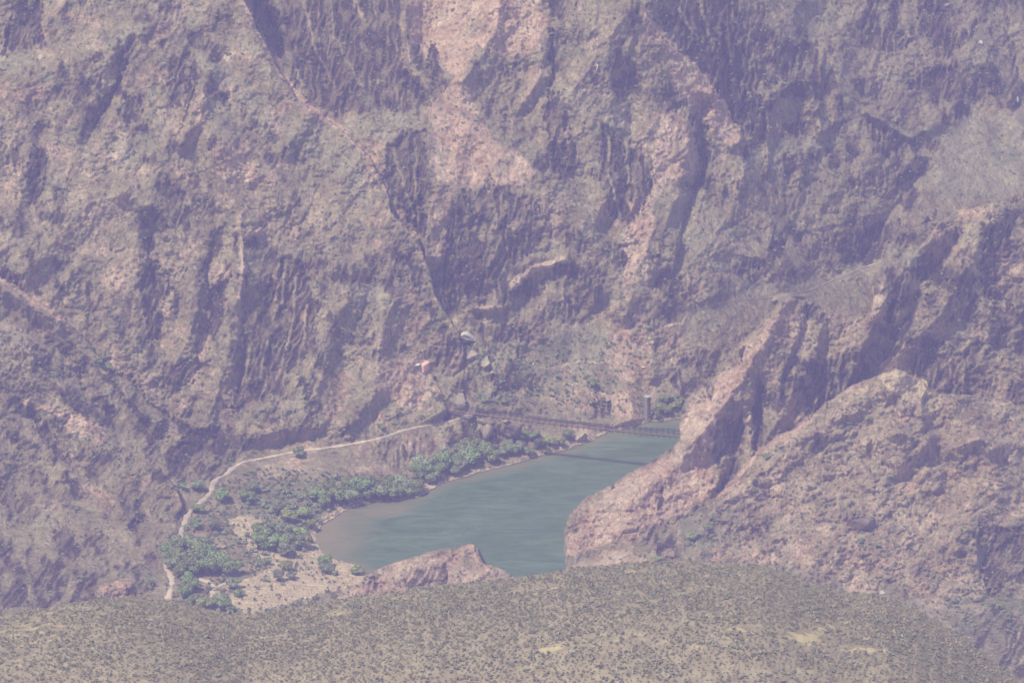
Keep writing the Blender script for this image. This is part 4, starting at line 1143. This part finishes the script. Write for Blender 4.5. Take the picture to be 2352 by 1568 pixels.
singles = [
 (455,1176,16,'green','deep green bush leaning over the trail gap above a second bush'),
 (450,1212,16,'green','deep green bush just right of the straight stretch of trail'),
 (492,1220,18,'grey','two-lobed grey-green bush standing right of the bush by the trail'),
 (516,1150,22,'green','wide green bush touching the right edge of the trail bend'),
 (566,1150,20,'green','round green bush right of the wide bush at the trail bend'),
 (584,1130,17,'grey','grey-green bush above the round green bush on the flat'),
 (455,1128,18,'grey','grey-green bush left of the trail bend under the hill'),
 (658,1136,12,'green','dark little bush alone in the middle of the stony flat'),
 (690,1050,17,'grey','grey bush at the lower edge of the upper trail'),
 (876,985,11,'green','small bush on the slope just above the upper trail'),
 (730,1150,24,'green','leafy bush at the left end of the riverside thicket'),
 (700,1190,20,'lime','yellow-green bush on the flat above the sandy beach'),
 (665,1200,20,'lime','pale yellow-green bush left of the bush above the beach'),
 (716,1215,16,'lime','bright bush right against the top of the sandy beach'),
 (640,1184,18,'dull','dull olive bush farther back on the stony flat'),
 (745,1300,20,'green','dark green bush at the water below the kayak'),
 (752,1316,17,'grey','lighter bush in front of the dark one below the kayak'),
 (612,1296,13,'green','small green bush on straw coloured ground below the round clump'),
 (658,1308,16,'lime','olive bush right of the small green bush on straw ground'),
 (640,1332,17,'dull','low dull bush on the yellow sand near the knoll'),
 (672,1330,13,'dull','small dull bush nearest the left foot of the knoll'),
 (540,1352,17,'grey','grey-green bush right of the sandy fork in the path'),
 (552,1368,14,'green','green bush just below the grey-green one by the fork'),
 (475,1398,20,'lime','bright bush on the mesa brow, left of another bright bush'),
 (508,1400,22,'green','wide green bush at the mesa brow below the sandy fork'),
 (530,1406,12,'dull','olive bush right of the wide bush at the mesa brow'),
 (822,1318,16,'lime','bright green bush between the water and the knoll tip'),
 (365,1388,13,'green','dark bush left of the lowest stretch of the trail'),
 (345,1340,9,'grey','small grey bush left of the trail near the pink rock'),
 (415,1120,12,'green','bush at the foot of the hill above the trail gap'),
 (1358,890,15,'green','single dark green tree on the pink slope above the bridge'),
 (1358,928,10,'grey','small bush directly below the single dark tree above the bridge'),
 (1112,925,13,'grey','grey bush on the pale slope above the left part of the bridge'),
 (1155,928,13,'green','green bush in the cleft above the left part of the bridge'),
 (1152,880,8,'grey','small bush on the terrace right of the twin boulders'),
 (1280,868,9,'grey','small bush left of the orange terraces above the bridge'),
 (1495,758,11,'green','dark bush beside the white granite slab'),
 (228,835,14,'green','dark green bush deep in the ravine between hill and mountain'),
 (245,850,12,'green','green bush just below the one deep in the ravine'),
 (1995,965,9,'lime','bright green bush high on the pink topped ridge'),
 (1508,1290,12,'lime','yellow-green bush on the saddle right of the big river rock'),
 (1760,1055,12,'grey','bush on the crest of the front ridge at its left end'),
 (2045,1098,11,'grey','bush right below the brown rounded cliff'),
 (1980,1245,10,'green','green bush under the dark rock on the right slope'),
 (2015,1258,9,'grey','little bush right of the green bush under the dark rock'),
 (2300,1400,12,'green','green bush in the dark corner at the far right'),
 (2190,1385,10,'green','green bush on the orange slope left of the dark corner'),
 (1625,1215,13,'green','bush on the saddle behind the mesa brow'),
 (1590,1240,12,'lime','yellowish bush on the saddle nearest the mesa brow')]
for X, Y, r, k, lb in singles:
    if r >= 15: plant(X, Y, r, k, lb, 'bush', None, True, .9)
    else: plant(X, Y, r, k, lb, 'bush', None, False, .9)

# ------------------------------------------------------------------ scattered scrub that nobody could count
def scatter(name, pts, radii, protos, mat, kind='stuff', label=None, seed=1):
    """merge many small plants (or stones) into one mesh"""
    r = np.random.default_rng(seed)
    Vs = []; Fs = []; off = 0
    for p, R in zip(pts, radii):
        Vp, Fp = protos[r.integers(len(protos))]
        a = r.random() * 6.28; c, s = math.cos(a), math.sin(a)
        Q = Vp @ np.array([[c, s, 0], [-s, c, 0], [0, 0, 1]]) * R + np.asarray(p)
        Vs.append(Q); Fs.append(Fp + off); off += len(Vp)
    me = mesh_np(name, np.concatenate(Vs), np.concatenate(Fs), mat, False)
    o = link(name, me); tag(o, label, None, None, kind); return o

def rock_proto(seed, n=2, npl=9, d0=.55, d1=.3):
    r = np.random.default_rng(seed)
    # a cut, blocky stone from a subdivided cube
    import bmesh
    bm = bmesh.new(); bmesh.ops.create_icosphere(bm, subdivisions=n, radius=1)
    pl = r.normal(size=(npl, 3)); pl /= np.linalg.norm(pl, axis=1)[:, None]; dd = d0 + d1 * r.random(npl)
    V_ = np.array([v.co[:] for v in bm.verts])
    for p, d in zip(pl, dd):
        k = V_ @ p; V_ -= np.outer(np.clip(k - d, 0, None), p)
    V_ *= np.array([1, .8, .7])
    F_ = np.array([[v.index for v in f.verts] for f in bm.faces]); bm.free()
    return V_, F_
scr_proto = [leafy(36, .30, 1, 1, .7, 4, 500 + s) for s in range(8)]

def slope_points(n, poly, seed, dens=None):
    r = np.random.default_rng(seed)
    xs = [p[0] for p in poly]; ys = [p[1] for p in poly]
    X = r.uniform(min(xs), max(xs), n); Y = r.uniform(min(ys), max(ys), n)
    k = inside(X, Y, poly)
    X, Y = X[k], Y[k]
    k = samp(rin.astype(float), X, Y) < .01
    k &= samp(SAND, X, Y) < .85 * r.random(len(X)) + .2
    X, Y = X[k], Y[k]
    for pts, hw in PATHS.values():
        d, _ = seg_dist(X, Y, pts); k = d > 8; X, Y = X[k], Y[k]
    yv = samp(YY, X, Y); a, b, c = world(X, Y, yv)
    return np.stack([a, b, c], -1), X, Y

flat_poly = [(430,1175),(500,1110),(600,1075),(720,1080),(960,1100),(800,1168),(725,1220),(730,1270),(850,1330),(740,1385),(560,1415),(370,1400),(400,1240)]
P, X_, Y_ = slope_points(3400, flat_poly, 5)
P2, _a, _b = slope_points(170, flat_poly, 25)
P3, _a, _b = slope_points(240, [(560,1160),(700,1130),(740,1190),(720,1240),(745,1290),(700,1320),(560,1300)], 26)
scatter('bank_scrub', np.concatenate([P2, P3]), rng.uniform(.7, 1.9, len(P2) + len(P3)) ** 1.1, [leafy(90, .22, 1, 1, .7, 5, 560 + s) for s in range(6)], LEAF_GREY, seed=22)
scatter('desert_scrub', P, rng.uniform(.35, 1.15, len(P)), scr_proto, LEAF_DULL, seed=2)
P, X_, Y_ = slope_points(2600, [(1560,1200),(1740,1060),(2050,880),(2200,920),(2500,950),(2500,1500),(2100,1420),(1900,1380),(1300,1320)], 6)
P2, _a, _b = slope_points(900, [(2040,1370),(2352,1345),(2520,1330),(2520,1630),(2350,1630),(2180,1450)], 36)
P = np.concatenate([P, P2])
scatter('slope_scrub', P, rng.uniform(.35, 1.25, len(P)), scr_proto, LEAF_GREY, seed=3)
P, X_, Y_ = slope_points(9000, [(-100,-50),(2450,-50),(2450,900),(1560,1000),(1300,1000),(900,1000),(400,1100),(350,1380),(-100,1400)], 8)
scatter('hillside_scrub', P, rng.uniform(.3, 1.15, len(P)) ** 1.2, scr_proto, LEAF_GREY, seed=4)
P, X_, Y_ = slope_points(420, [(1050,800),(1300,780),(1480,780),(1500,960),(1300,960),(1100,940)], 9)
scatter('terrace_scrub', P, rng.uniform(.4, 1.3, len(P)), scr_proto, LEAF_GREEN, seed=5)
P, X_, Y_ = slope_points(260, [(760,1362),(1085,1255),(1190,1335),(1000,1370),(760,1390)], 10)
scatter('knoll_scrub', P, rng.uniform(.3, .9, len(P)), scr_proto, LEAF_DULL, seed=6)
# broken stone on the flat and at the foot of the slopes
st = [rock_proto(700 + s, 1) for s in range(6)]
STONE = simple('pale_stone', (.34, .27, .23), (.56, .47, .42), .7, .95)
P, X_, Y_ = slope_points(2600, [(540,1075),(720,1040),(940,1090),(1050,1090),(1300,1030),(1470,975),(1480,860),(1250,840),(1160,940),(1000,960),(1300,960),(1200,1000),(900,1100),(720,1240),(850,1330),(740,1400),(560,1415),(480,1300)], 12)
scatter('scree', P, rng.uniform(.2, .6, len(P)) ** 1.3, st, STONE, seed=7)

# ------------------------------------------------------------------ the shrubs of the mesa
r = np.random.default_rng(77)
pts = []
cell = 7.2
T = 1.0
rows = []
while T < 330:
    rows.append(T)
    dTdr = 1 / max(1e-3, (mesa_r0(T - .5) - mesa_r0(T + .5)))
    T += max(1.9, 1.6 * dTdr)
for k_, T in enumerate(rows):
    sx = 10.6 + .006 * T
    for X in np.arange(-60, 2420, sx):
        Xj = X + r.uniform(-.32, .32) * sx + (k_ % 2) * sx * .5; Tj = T + r.uniform(-.3, .3) * max(1.9, T * .02)
        if Tj < .8 or np.interp(Xj, mxs, edge) + Tj > 1604: continue
        pts.append((Xj, np.interp(Xj, mxs, edge) + Tj, Tj))
pts = np.array(pts)
Ix = np.clip(((pts[:, 0] - mxs[0]) / 3).astype(int), 0, len(mxs) - 1)
Jt = np.clip(np.searchsorted(tt, pts[:, 2]), 0, len(tt) - 1)
yv = yel[Jt, Ix]
dens = .90 + .35 * fbm(pts[:, 0] / 90, pts[:, 1] / 30, 3, seed=33) - 1.0 * yv
gap = fbm(pts[:, 0] / 24, pts[:, 1] / 11, 2, seed=37)
keep = (r.random(len(pts)) < dens) & (gap > -.46)
pts = pts[keep]
mx, my, mz = mesa_pt(pts[:, 0], pts[:, 2])
MP = np.stack([mx, my, mz], -1)
sh_proto = [leafy(44, .30, 1, 1, .62, 5, 800 + s, zc=.42) for s in range(9)]
SR = (.30 + .62 * r.random(len(MP)) ** 2.2) * (1 + .25 * fbm(pts[:, 0] / 200, pts[:, 1] / 60, 2, seed=2))
inview = (pts[:, 1] < 1566) & (pts[:, 0] > 4) & (pts[:, 0] < 2348)
score = np.where(inview, SR / np.linalg.norm(MP - np.array([0, 0, CAMZ]), axis=1), 0)
order = np.argsort(-score)
ind, rest = order[:300], order[300:]
scatter('mesa_scrub', MP[rest], SR[rest], sh_proto, MESA_SHRUB, seed=9)
R_LEDGE = simple('ledge_stone', (.22, .165, .12), (.44, .35, .27), .6, .95)
SHM = [mesh_np('desert_shrub', a, b, MESA_SHRUB, False) for a, b in sh_proto]
for i in ind:
    o = link('desert_shrub', SHM[r.integers(len(SHM))]); o.location = MP[i]; o.scale = (SR[i],) * 3; o.rotation_euler = (0, 0, r.random() * 6.28)
    tag(o, 'rounded grey desert shrub, one of the biggest on the near mesa', 'shrub', 'biggest shrubs on the near mesa')

q = pts[:, 2] < np.where(pts[:, 0] > 1950, 60, 8)
q &= r.random(len(pts)) < np.where(pts[:, 0] > 1950, .55, .10)
scatter('rubble', MP[q] + r.normal(size=(q.sum(), 3)) * np.array([.8, .8, 0]), r.uniform(.25, .8, q.sum()) ** 1.2, st, R_LEDGE, seed=19)
# ------------------------------------------------------------------ paths
PATHM = simple('trail_dust', (.36, .27, .20), (.56, .45, .34), .12, detail=8)
PATH2 = simple('far_trail_dust', (.30, .24, .17), (.46, .38, .28), .06, detail=8)
def spline(pts, n):
    P = np.array(pts, float); out = []
    d = np.concatenate([[0], np.cumsum(np.hypot(*np.diff(P, axis=0).T))])
    s = np.linspace(0, d[-1], n)
    X = np.interp(s, d, P[:, 0]); Y = np.interp(s, d, P[:, 1])
    k = np.ones(5) / 5
    Xs = np.convolve(np.pad(X, 2, mode='edge'), k, 'valid'); Ys = np.convolve(np.pad(Y, 2, mode='edge'), k, 'valid')
    return Xs, Ys
def ribbon(name, pts, hw, lift=.3, mat=PATHM):
    L = sum(math.dist(pts[i], pts[i + 1]) for i in range(len(pts) - 1))
    n = int(L / 3)
    X, Y = spline(pts, n)
    C = [ground(a, b) for a, b in zip(X, Y)]
    Vv = []
    for i, c in enumerate(C):
        d = C[min(i + 1, n - 1)] - C[max(i - 1, 0)]; d.z = 0; d.normalize()
        q = Vector((-d.y, d.x, 0)); wv = hw * (.95 + .25 * math.sin(i * .37) + .2 * math.sin(i * 1.1) + .15 * math.sin(i * 2.3))
        for s in (-1, -.4, .4, 1):
            p = c + q * wv * s
            a, b = to_px(p.x, p.y, p.z); g = ground(a, b)
            if abs(g.y - p.y) > 3: g = p
            Vv.append((g.x, g.y, g.z + (lift if abs(s) < 1 else lift * .4)))
    Ff = [(i * 4 + k, i * 4 + k + 1, (i + 1) * 4 + k + 1, (i + 1) * 4 + k) for i in range(n - 1) for k in range(3)]
    o = link(name, mesh_np(name, np.array(Vv), np.array(Ff), mat, True)); tag(o, kind='structure'); return o
ribbon('path', PATHS['river_path'][0], 1.35, .45)
ribbon('path', PATHS['hill_path'][0], .6, .5, PATH2)
ribbon('path', [(455,1328),(478,1336),(495,1348),(488,1362),(476,1376)], 1.3, .3)
ribbon('path', [(495,1348),(515,1340),(545,1330)], 1.0, .3)

# ------------------------------------------------------------------ boulders
def boulder(X, Y, w, h, mat, label, seed, dep=None, lean=(0, 0, 0), sink=.25, name='boulder'):
    g = ground(X, Y)
    R = w * .235 / 2; Hh = h * .235 / .93 / 2
    v_, f_ = rock_proto(seed, 3, 16, .42, .42)
    v_ = v_ / np.abs(v_).max(0)
    rr = np.random.default_rng(seed)
    v_ = v_ + .13 * np.stack([fbm(v_[:, 0] * 2 + k, v_[:, 1] * 2 + v_[:, 2] * 1.3, 3, seed=seed + k) for k in range(3)], -1)
    o = link(name, mesh_np(name, v_, f_, mat, False)); o.scale = (R, R * .8 if dep is None else dep, Hh); o.location = g + Vector((0, 0, Hh * (1 - sink))); o.rotation_euler = lean
    tag(o, label, 'boulder'); return o
R_WHITE = simple('white_granite', (.40, .35, .29), (.66, .59, .50), .9, .9, .02)
R_PINK = simple('salmon_granite', (.62, .34, .27), (.80, .50, .40), .5, .9, .02)
R_BROWN = simple('brown_boulder', (.10, .075, .055), (.27, .20, .15), 1.2, .95, .3)
R_TAN = simple('tan_boulder', (.20, .155, .105), (.46, .37, .27), .9, .95, .3)
def overhang():
    # the pale tilted cap rock with a shadowed gap beneath it
    X, Y = 1075, 782
    g = ground(X, Y); g.y -= 2.0
    v_, f_ = rock_proto(31, 3)
    out = [(-1.0, .15), (-.82, .52), (-.45, .78), (-.1, .7), (.3, .35), (.62, -.05), (1.0, -.62), (.5, -.42), (0, -.2), (-.5, -.05), (-.95, -.05)]
    mb = MB()
    n = len(out)
    for dy in (-2.2, 2.4):
        for (a, b) in out:
            mb.v.append((a * 4.3, dy * (1 - .25 * abs(a)) + (b * -1.2), b * 3.6 + 3.0 + (dy < 0) * -.4))
    mb.f.append(tuple(range(n))); mb.f.append(tuple(range(2 * n - 1, n - 1, -1)))
    for i in range(n):
        j = (i + 1) % n; mb.f.append((j, i, n + i, n + j))
    o = link('cap_rock', mb.mesh('cap_rock', R_WHITE)); o.location = g; tag(o, 'cream white tilted cap rock over a shadowed gap above the bridge', 'boulder')
overhang()
boulder(1072, 786, 34, 18, R_BROWN, 'dull rock propping up the white cap rock above the bridge', 41, 3)
boulder(1086, 826, 30, 30, R_TAN, 'upper of the twin rounded boulders below the white cap rock', 42, 4)
boulder(1116, 842, 30, 26, R_TAN, 'lower of the twin rounded boulders below the white cap rock', 43, 4)
boulder(1058, 935, 30, 44, R_TAN, 'tall rounded rock standing behind the left end of the bridge', 44, 4)
# the salmon coloured block
g = ground(976, 848); mb = MB()
vv = [(-2.6, -1.6, -.5), (-.6, -2.6, -1.0), (2.4, 1.2, -.2), (.2, 1.8, 0), (-2.3, -1.3, 3.2), (-.7, -2.2, 2.7), (2.6, 1.3, 3.9), (.6, 2.0, 4.4)]
mb.v = vv; mb.f = [(0, 3, 2, 1), (4, 5, 6, 7), (0, 1, 5, 4), (1, 2, 6, 5), (2, 3, 7, 6), (3, 0, 4, 7)]
o = link('boulder', mb.mesh('boulder', R_PINK)); o.location = g; tag(o, 'bright salmon pink square block on the spur left of the bridge', 'boulder')
boulder(958, 838, 16, 5, R_WHITE, 'pale cream slab lying against the salmon pink block', 46, 2)
boulder(1371, 163, 9, 20, R_WHITE, 'bright white rock patch high on the wall left of the long pale crest', 47, 1.5, name='white_rock')
boulder(2252, 100, 20, 8, R_WHITE, 'cream white rock high in the upper right corner of the wall', 48, 2, name='white_rock')
boulder(2175, 14, 20, 9, R_TAN, 'pale rock at the very top edge right of the side canyon', 49, 2)
boulder(2352 - 14, 235, 8, 18, R_WHITE, 'narrow white rock at the right edge of the far wall', 50, 1.5, name='white_rock')
boulder(2005, 1368, 22, 8, R_WHITE, 'flat white rock on the mesa brow at the right', 51, 1.5)
boulder(2026, 1364, 14, 10, R_WHITE, 'small cream rock beside the flat white rock on the brow', 52, 1.2)
boulder(1240, 1054, 9, 11, R_WHITE, 'pale boulder standing at the waterline below the bridge', 53, 1.5)
boulder(1266, 1051, 14, 7, R_WHITE, 'low pale boulder out in the water off the bank', 54, 1.5)
boulder(1226, 838, 7, 7, R_WHITE, 'small round white stone on the dark terrace above the bridge', 55, .8)
boulder(1478, 845, 11, 6, R_WHITE, 'white stone below the orange slope above the tower', 56, 1)
boulder(1268, 907, 16, 9, R_TAN, 'tan boulder above the middle of the bridge', 57, 2)
boulder(1395, 922, 14, 10, R_TAN, 'tan boulder on the dark patch left of the tower rock', 58, 2)
boulder(1333, 1012, 34, 30, R_TAN, 'big grey rock at the waterline under the bridge', 61, 3)
boulder(1360, 1014, 30, 18, R_TAN, 'slanting pale rock right of the big one at the waterline', 62, 3, lean=(0, .5, 0))
boulder(1382, 1002, 24, 10, R_TAN, 'flat rock at the tip of the rocky point under the bridge', 63, 2)
boulder(1017, 1046, 24, 46, R_TAN, 'tall pale block in the dark cliff below the trail', 64, 3)
boulder(1118, 1004, 36, 40, R_TAN, 'big pale buttress rock below the left part of the bridge', 65, 4)
boulder(1180, 1008, 50, 42, R_BROWN, 'wide brown square rock under the left part of the bridge', 66, 4)
boulder(1160, 968, 20, 5, R_TAN, 'flat ledge rock right under the bridge deck', 67, 2)
boulder(1985, 1214, 72, 36, R_BROWN, 'large dark brown rock lying on the pink right slope', 69, 4)
boulder(475, 1362, 13, 12, R_BROWN, 'small dark brown stump-like rock beside the sandy fork', 69, 1.2)
boulder(1118, 1128 - 14, 7, 6, R_BROWN, 'tiny dark rock just off the shore', 70, .8) if False else None
boulder(1407, 1122, 9, 12, R_BROWN, 'small dark rock on the crest of the big river rock', 71, 1)
boulder(600, 1128, 26, 8, R_BROWN, 'low dark mound of stone on the flat right of the trail bend', 73, 2)
boulder(512, 1258, 30, 9, R_TAN, 'low orange sandy rock right of the grove', 74, 2)

# ------------------------------------------------------------------ suspension bridge
STEEL = simple('dark_steel', (.022, .018, .02), (.05, .042, .045), 2, .8, 0, .2)
PLANK = simple('weathered_planks', (.30, .185, .10), (.44, .28, .16), 1.5, .85)
zb = 24.0
xa, ya, _ = world(1020, 939, float(y_of_z(1020, 939, zb))); xb, yb, _ = world(1600, 1004, float(y_of_z(1600, 1004, zb)))
A = Vector((float(xa), float(ya), zb)); B = Vector((float(xb), float(yb), zb))
L = (B - A).length; ang = math.atan2(B.y - A.y, B.x - A.x)
br = empty('suspension_bridge', A, ang); tag(br, 'narrow steel footbridge hung on cables across the river', 'bridge')
def sag(u): return -1.1 * math.sin(math.pi * u)
nseg = 44
mb = MB()
for i in range(nseg):
    u = (i + .5) / nseg; mb.quadbox((u * L, 0, sag(u)), L / nseg * 1.002, 1.0, .30, Matrix.Rotation(math.atan(1.1 * math.pi * math.cos(math.pi * u) / L), 3, 'Y'))
link('deck', mb.mesh('deck', PLANK), br)
for s in (-1, 1):
    mb = MB(); mb.tube([(u * L, s * .98, sag(u) - .48) for u in np.linspace(0, 1, 23)], .20, 5); link('girder', mb.mesh('girder', STEEL), br)
    mb = MB(); mb.tube([(u * L, s * 1.15, sag(u) + 1.9 + 6.5 * (2 * abs(u - .5)) ** 2 * .25) for u in np.linspace(0, 1, 45)], .17, 5); link('cable', mb.mesh('cable', STEEL), br)
    for hgt in (.7, 1.4, 2.1):
        mb = MB(); mb.tube([(u * L, s * 1.0, sag(u) + hgt) for u in np.linspace(0, 1, 23)], .065, 4); link('rail', mb.mesh('rail', STEEL), br)
    mb = MB(); mb.quadbox((0, 0, 0), .17, .12, 1); hm = mb.mesh('post', STEEL)
    mb = MB(); mb.quadbox((0, 0, 0), .42, .42, .48); cm = mb.mesh('clamp', STEEL)
    for i in range(1, nseg + 1):
        u = i / (nseg + 1); top = 1.9 + 6.5 * (2 * abs(u - .5)) ** 2 * .25
        h = link('post', hm, br); h.location = (u * L, s * 1.05, sag(u) + top / 2); h.scale = (1, 1, top + .2)
        c = link('clamp', cm, h); c.location = (0, 0, .5); c.scale = (1, 1, 1 / (top + .2))
mb = MB(); mb.quadbox((0, 0, 0), .24, 3.2, .34); mb.quadbox((0, -1.3, -.62), .26, .26, 1.1); fm = mb.mesh('floor_beam', STEEL)
for i in range(nseg):
    u = (i + .5) / nseg; o = link('floor_beam', fm, br); o.location = (u * L, 0, sag(u) - .45)

# ------------------------------------------------------------------ square gauging tower
CONC = simple('tower_concrete', (.20, .165, .125), (.31, .26, .20), .8, .9)
ROOFM = simple('pale_roof', (.34, .31, .27), (.46, .42, .37), 1.5, .7)
BLACK = simple('dark_opening', (.015, .014, .014), (.03, .028, .026), 2, .9)
X, Y = 1487, 968
ty = float(y_of_z(X, Y, .3)) + 1.0; tx, _, tz = world(X, Y, ty)
tw = empty('gauging_tower', (float(tx), ty, -.5), math.radians(38)); tag(tw, 'tall thin square concrete tower with pale roof by the water', 'tower')
mb = MB(); mb.quadbox((0, 0, 7.6), 2.4, 2.4, 15.2); link('shaft', mb.mesh('shaft', CONC), tw)
mb = MB(); mb.quadbox((0, 0, 14.0), 2.75, 2.75, 1.9); link('cabin', mb.mesh('cabin', CONC), tw)
mb = MB(); s_ = 1.65
mb.v = [(-s_, -s_, 15.2), (s_, -s_, 15.2), (s_, s_, 15.2), (-s_, s_, 15.2), (-s_, -s_, 15.45), (s_, -s_, 15.45), (s_, s_, 15.45), (-s_, s_, 15.45), (0, 0, 15.95)]
mb.f = [(0, 3, 2, 1), (0, 1, 5, 4), (1, 2, 6, 5), (2, 3, 7, 6), (3, 0, 4, 7), (4, 5, 8), (5, 6, 8), (6, 7, 8), (7, 4, 8)]
link('roof', mb.mesh('roof', ROOFM), tw)
mb = MB(); mb.quadbox((0, 0, 0), .62, .16, 1.15); wm = mb.mesh('window', BLACK)
for zz in (10.3, 8.1, 5.7, 3.7):
    o = link('window', wm, tw); o.location = (.35, -1.2, zz)
o = link('door', wm, tw); o.location = (.3, -1.38, 13.9); o.scale = (1.1, 1, 1.1)

# ------------------------------------------------------------------ people and kayak
def person(X, Y, label, cloth, legs, pose=0.0, bend=0.0, back=0.0):
    g = ground(X, Y); g.y += back
    t = empty('person', g, pose); tag(t, label, 'person')
    me = bpy.data.meshes.new('body')
    sk = [(0, 0, .95), (0, 0, 1.18), (0, 0, 1.42), (0, 0, 1.52), (0, 0, 1.66), (0, -.01, 1.74),
          (.1, 0, .90), (.11, .01, .5), (.11, .03, .08), (.11, -.1, .03), (-.1, 0, .90), (-.11, .01, .5), (-.11, .03, .08), (-.11, -.1, .03),
          (.19, 0, 1.40), (.25, .02, 1.14), (.24, -.08, .90), (-.19, 0, 1.40), (-.25, .02, 1.14), (-.24, -.08, .90)]
    ed = [(0, 1), (1, 2), (2, 3), (3, 4), (4, 5), (0, 6), (6, 7), (7, 8), (8, 9), (0, 10), (10, 11), (11, 12), (12, 13), (2, 14), (14, 15), (15, 16), (2, 17), (17, 18), (18, 19)]
    rad = [.15, .13, .15, .06, .10, .07, .09, .065, .045, .04, .09, .065, .045, .04, .065, .045, .04, .065, .045, .04]
    if bend:
        sk = [(a, b - bend * max(0, c - .95) * 1.0, c - bend * .35 * max(0, c - .95)) for a, b, c in sk]
    me.from_pydata(sk, ed, []); me.update()
    o = bpy.data.objects.new('body', me); COL.objects.link(o); o.parent = t
    md = o.modifiers.new('skin', 'SKIN'); o.modifiers.new('sub', 'SUBSURF').levels = 1
    for i, v in enumerate(me.skin_vertices[0].data):
        v.radius = (rad[i], rad[i] * .8); v.use_root = (i == 0)
    m, nt, bs = new_mat('clothed_body')
    tc = N(nt, 'ShaderNodeTexCoord'); sx = N(nt, 'ShaderNodeSeparateXYZ'); nt.links.new(tc.outputs['Object'], sx.inputs[0])
    r_ = ramp(nt, mth(nt, 'DIVIDE', sx.outputs[2], 2.0), [(0, legs), (.47, legs), (.48, cloth), (.745, cloth), (.76, (.35, .2, .14))]); r_.color_ramp.interpolation = 'CONSTANT'
    nt.links.new(r_.outputs[0], bs.inputs['Base Color']); me.materials.append(m)
    mb = MB(); n = 10
    hm_, hf_ = rock_proto(5, 2)
    h = link('hair', mesh_np('hair', hm_ * np.array([.115, .12, .10]) + np.array([0, .02 - bend * .78, 1.76 - bend * .28]), hf_, simple('dark_hair', (.02, .015, .012), (.05, .035, .025), 8)), t)
    return t
LIME = simple('lime_plastic', (.25, .80, .22), (.35, .90, .30), .5, .4, 0, .5)
X, Y = 725, 1254
gk = ground(X, Y)
kt = empty('kayak', (gk.x, gk.y - .6, max(gk.z, .35) + .25), math.radians(-6)); tag(kt, 'bright lime green kayak pulled up on the sandy beach', 'kayak')
mb = MB(); n = 15; ring = 8
for i in range(n):
    u = -1 + 2 * i / (n - 1); wd = .42 * (1 - abs(u) ** 2.4) + .02; ht = .18 * (1 - abs(u) ** 3) + .03
    for k in range(ring):
        a = 2 * math.pi * k / ring; mb.v.append((u * 1.95, math.cos(a) * wd, math.sin(a) * ht + .14 * u * u))
for i in range(n - 1):
    for k in range(ring):
        mb.f.append((i * ring + k, i * ring + (k + 1) % ring, (i + 1) * ring + (k + 1) % ring, (i + 1) * ring + k))
mb.f.append(tuple(range(ring))[::-1]); mb.f.append(tuple((n - 1) * ring + k for k in range(ring)))
link('hull', mb.mesh('hull', LIME, True), kt)
mb = MB(); mb.tube([(-.62, 0, .17), (-.62, 0, .20)], .3, 10); mb.quadbox((-.45, 0, .24), .9, .45, .12); link('cockpit', mb.mesh('cockpit', BLACK), kt)
person(724.5, 1249, 'person in dark clothes standing behind the lime green kayak', (.04, .035, .05), (.03, .03, .045), .4, 0, 0)
person(777.5, 1291, 'person in pale blue top standing at the water edge near the knoll', (.22, .28, .50), (.12, .12, .16), 1.0)
person(784, 1293, 'person in white top bending over at the water edge', (.75, .74, .76), (.10, .10, .12), 2.0, .8)

# ------------------------------------------------------------------ sky, sun, haze, camera
SUN_AZ = math.radians(-134)      # direction the light comes from, measured from +Y clockwise
SUN_EL = math.radians(60)
wd = bpy.data.worlds.new('World'); scene.world = wd; wd.use_nodes = True
nt = wd.node_tree; bg = nt.nodes['Background']
sky = nt.nodes.new('ShaderNodeTexSky'); sky.sky_type = 'NISHITA'; sky.sun_disc = False
sky.sun_elevation = SUN_EL; sky.sun_rotation = SUN_AZ; sky.altitude = 800
nt.links.new(sky.outputs[0], bg.inputs[0]); bg.inputs[1].default_value = .12
sl = bpy.data.lights.new('sun', 'SUN'); sl.energy = 3.9; sl.angle = math.radians(5.0); sl.color = (1, .95, .88)
so = bpy.data.objects.new('sun', sl); COL.objects.link(so)
dv = Vector((math.sin(SUN_AZ) * math.cos(SUN_EL), math.cos(SUN_AZ) * math.cos(SUN_EL), math.sin(SUN_EL)))
so.rotation_euler = dv.to_track_quat('Z', 'Y').to_euler(); so.location = (0, 2500, 2500)

HAZE_D = 0.000118
mb = MB(); mb.quadbox((0, 2200, 700), 3600, 5000, 1440)
hz = link('haze', mb.mesh('haze', ROCK)); hz.data.materials.clear()
hm = bpy.data.materials.new('haze_air'); hm.use_nodes = True; hn = hm.node_tree; hn.nodes.clear()
ho = hn.nodes.new('ShaderNodeOutputMaterial'); pv = hn.nodes.new('ShaderNodeVolumePrincipled')
pv.inputs['Color'].default_value = (.462, .415, .845, 1); pv.inputs['Density'].default_value = HAZE_D; pv.inputs['Anisotropy'].default_value = 0.0
pv.inputs['Absorption Color'].default_value = (.8, .8, .8, 1)
hn.links.new(pv.outputs[0], ho.inputs['Volume']); hz.data.materials.append(hm); tag(hz, kind='stuff')

cam = bpy.data.cameras.new('camera'); co = bpy.data.objects.new('camera', cam); COL.objects.link(co)
co.location = (0, 0, CAMZ); co.rotation_euler = (math.radians(90) - PITCH, 0, 0)
cam.sensor_width = 36; cam.lens = 36 * F / W0; cam.clip_start = 1; cam.clip_end = 20000
scene.camera = co
scene.view_settings.view_transform = 'Standard'; scene.view_settings.look = 'None'; scene.view_settings.gamma = 1
scene.view_settings.exposure = 0.3
scene.render.engine = 'CYCLES'
scene.cycles.volume_bounces = 1
scene.cycles.max_bounces = 5
scene.cycles.diffuse_bounces = 2
scene.cycles.use_denoising = True
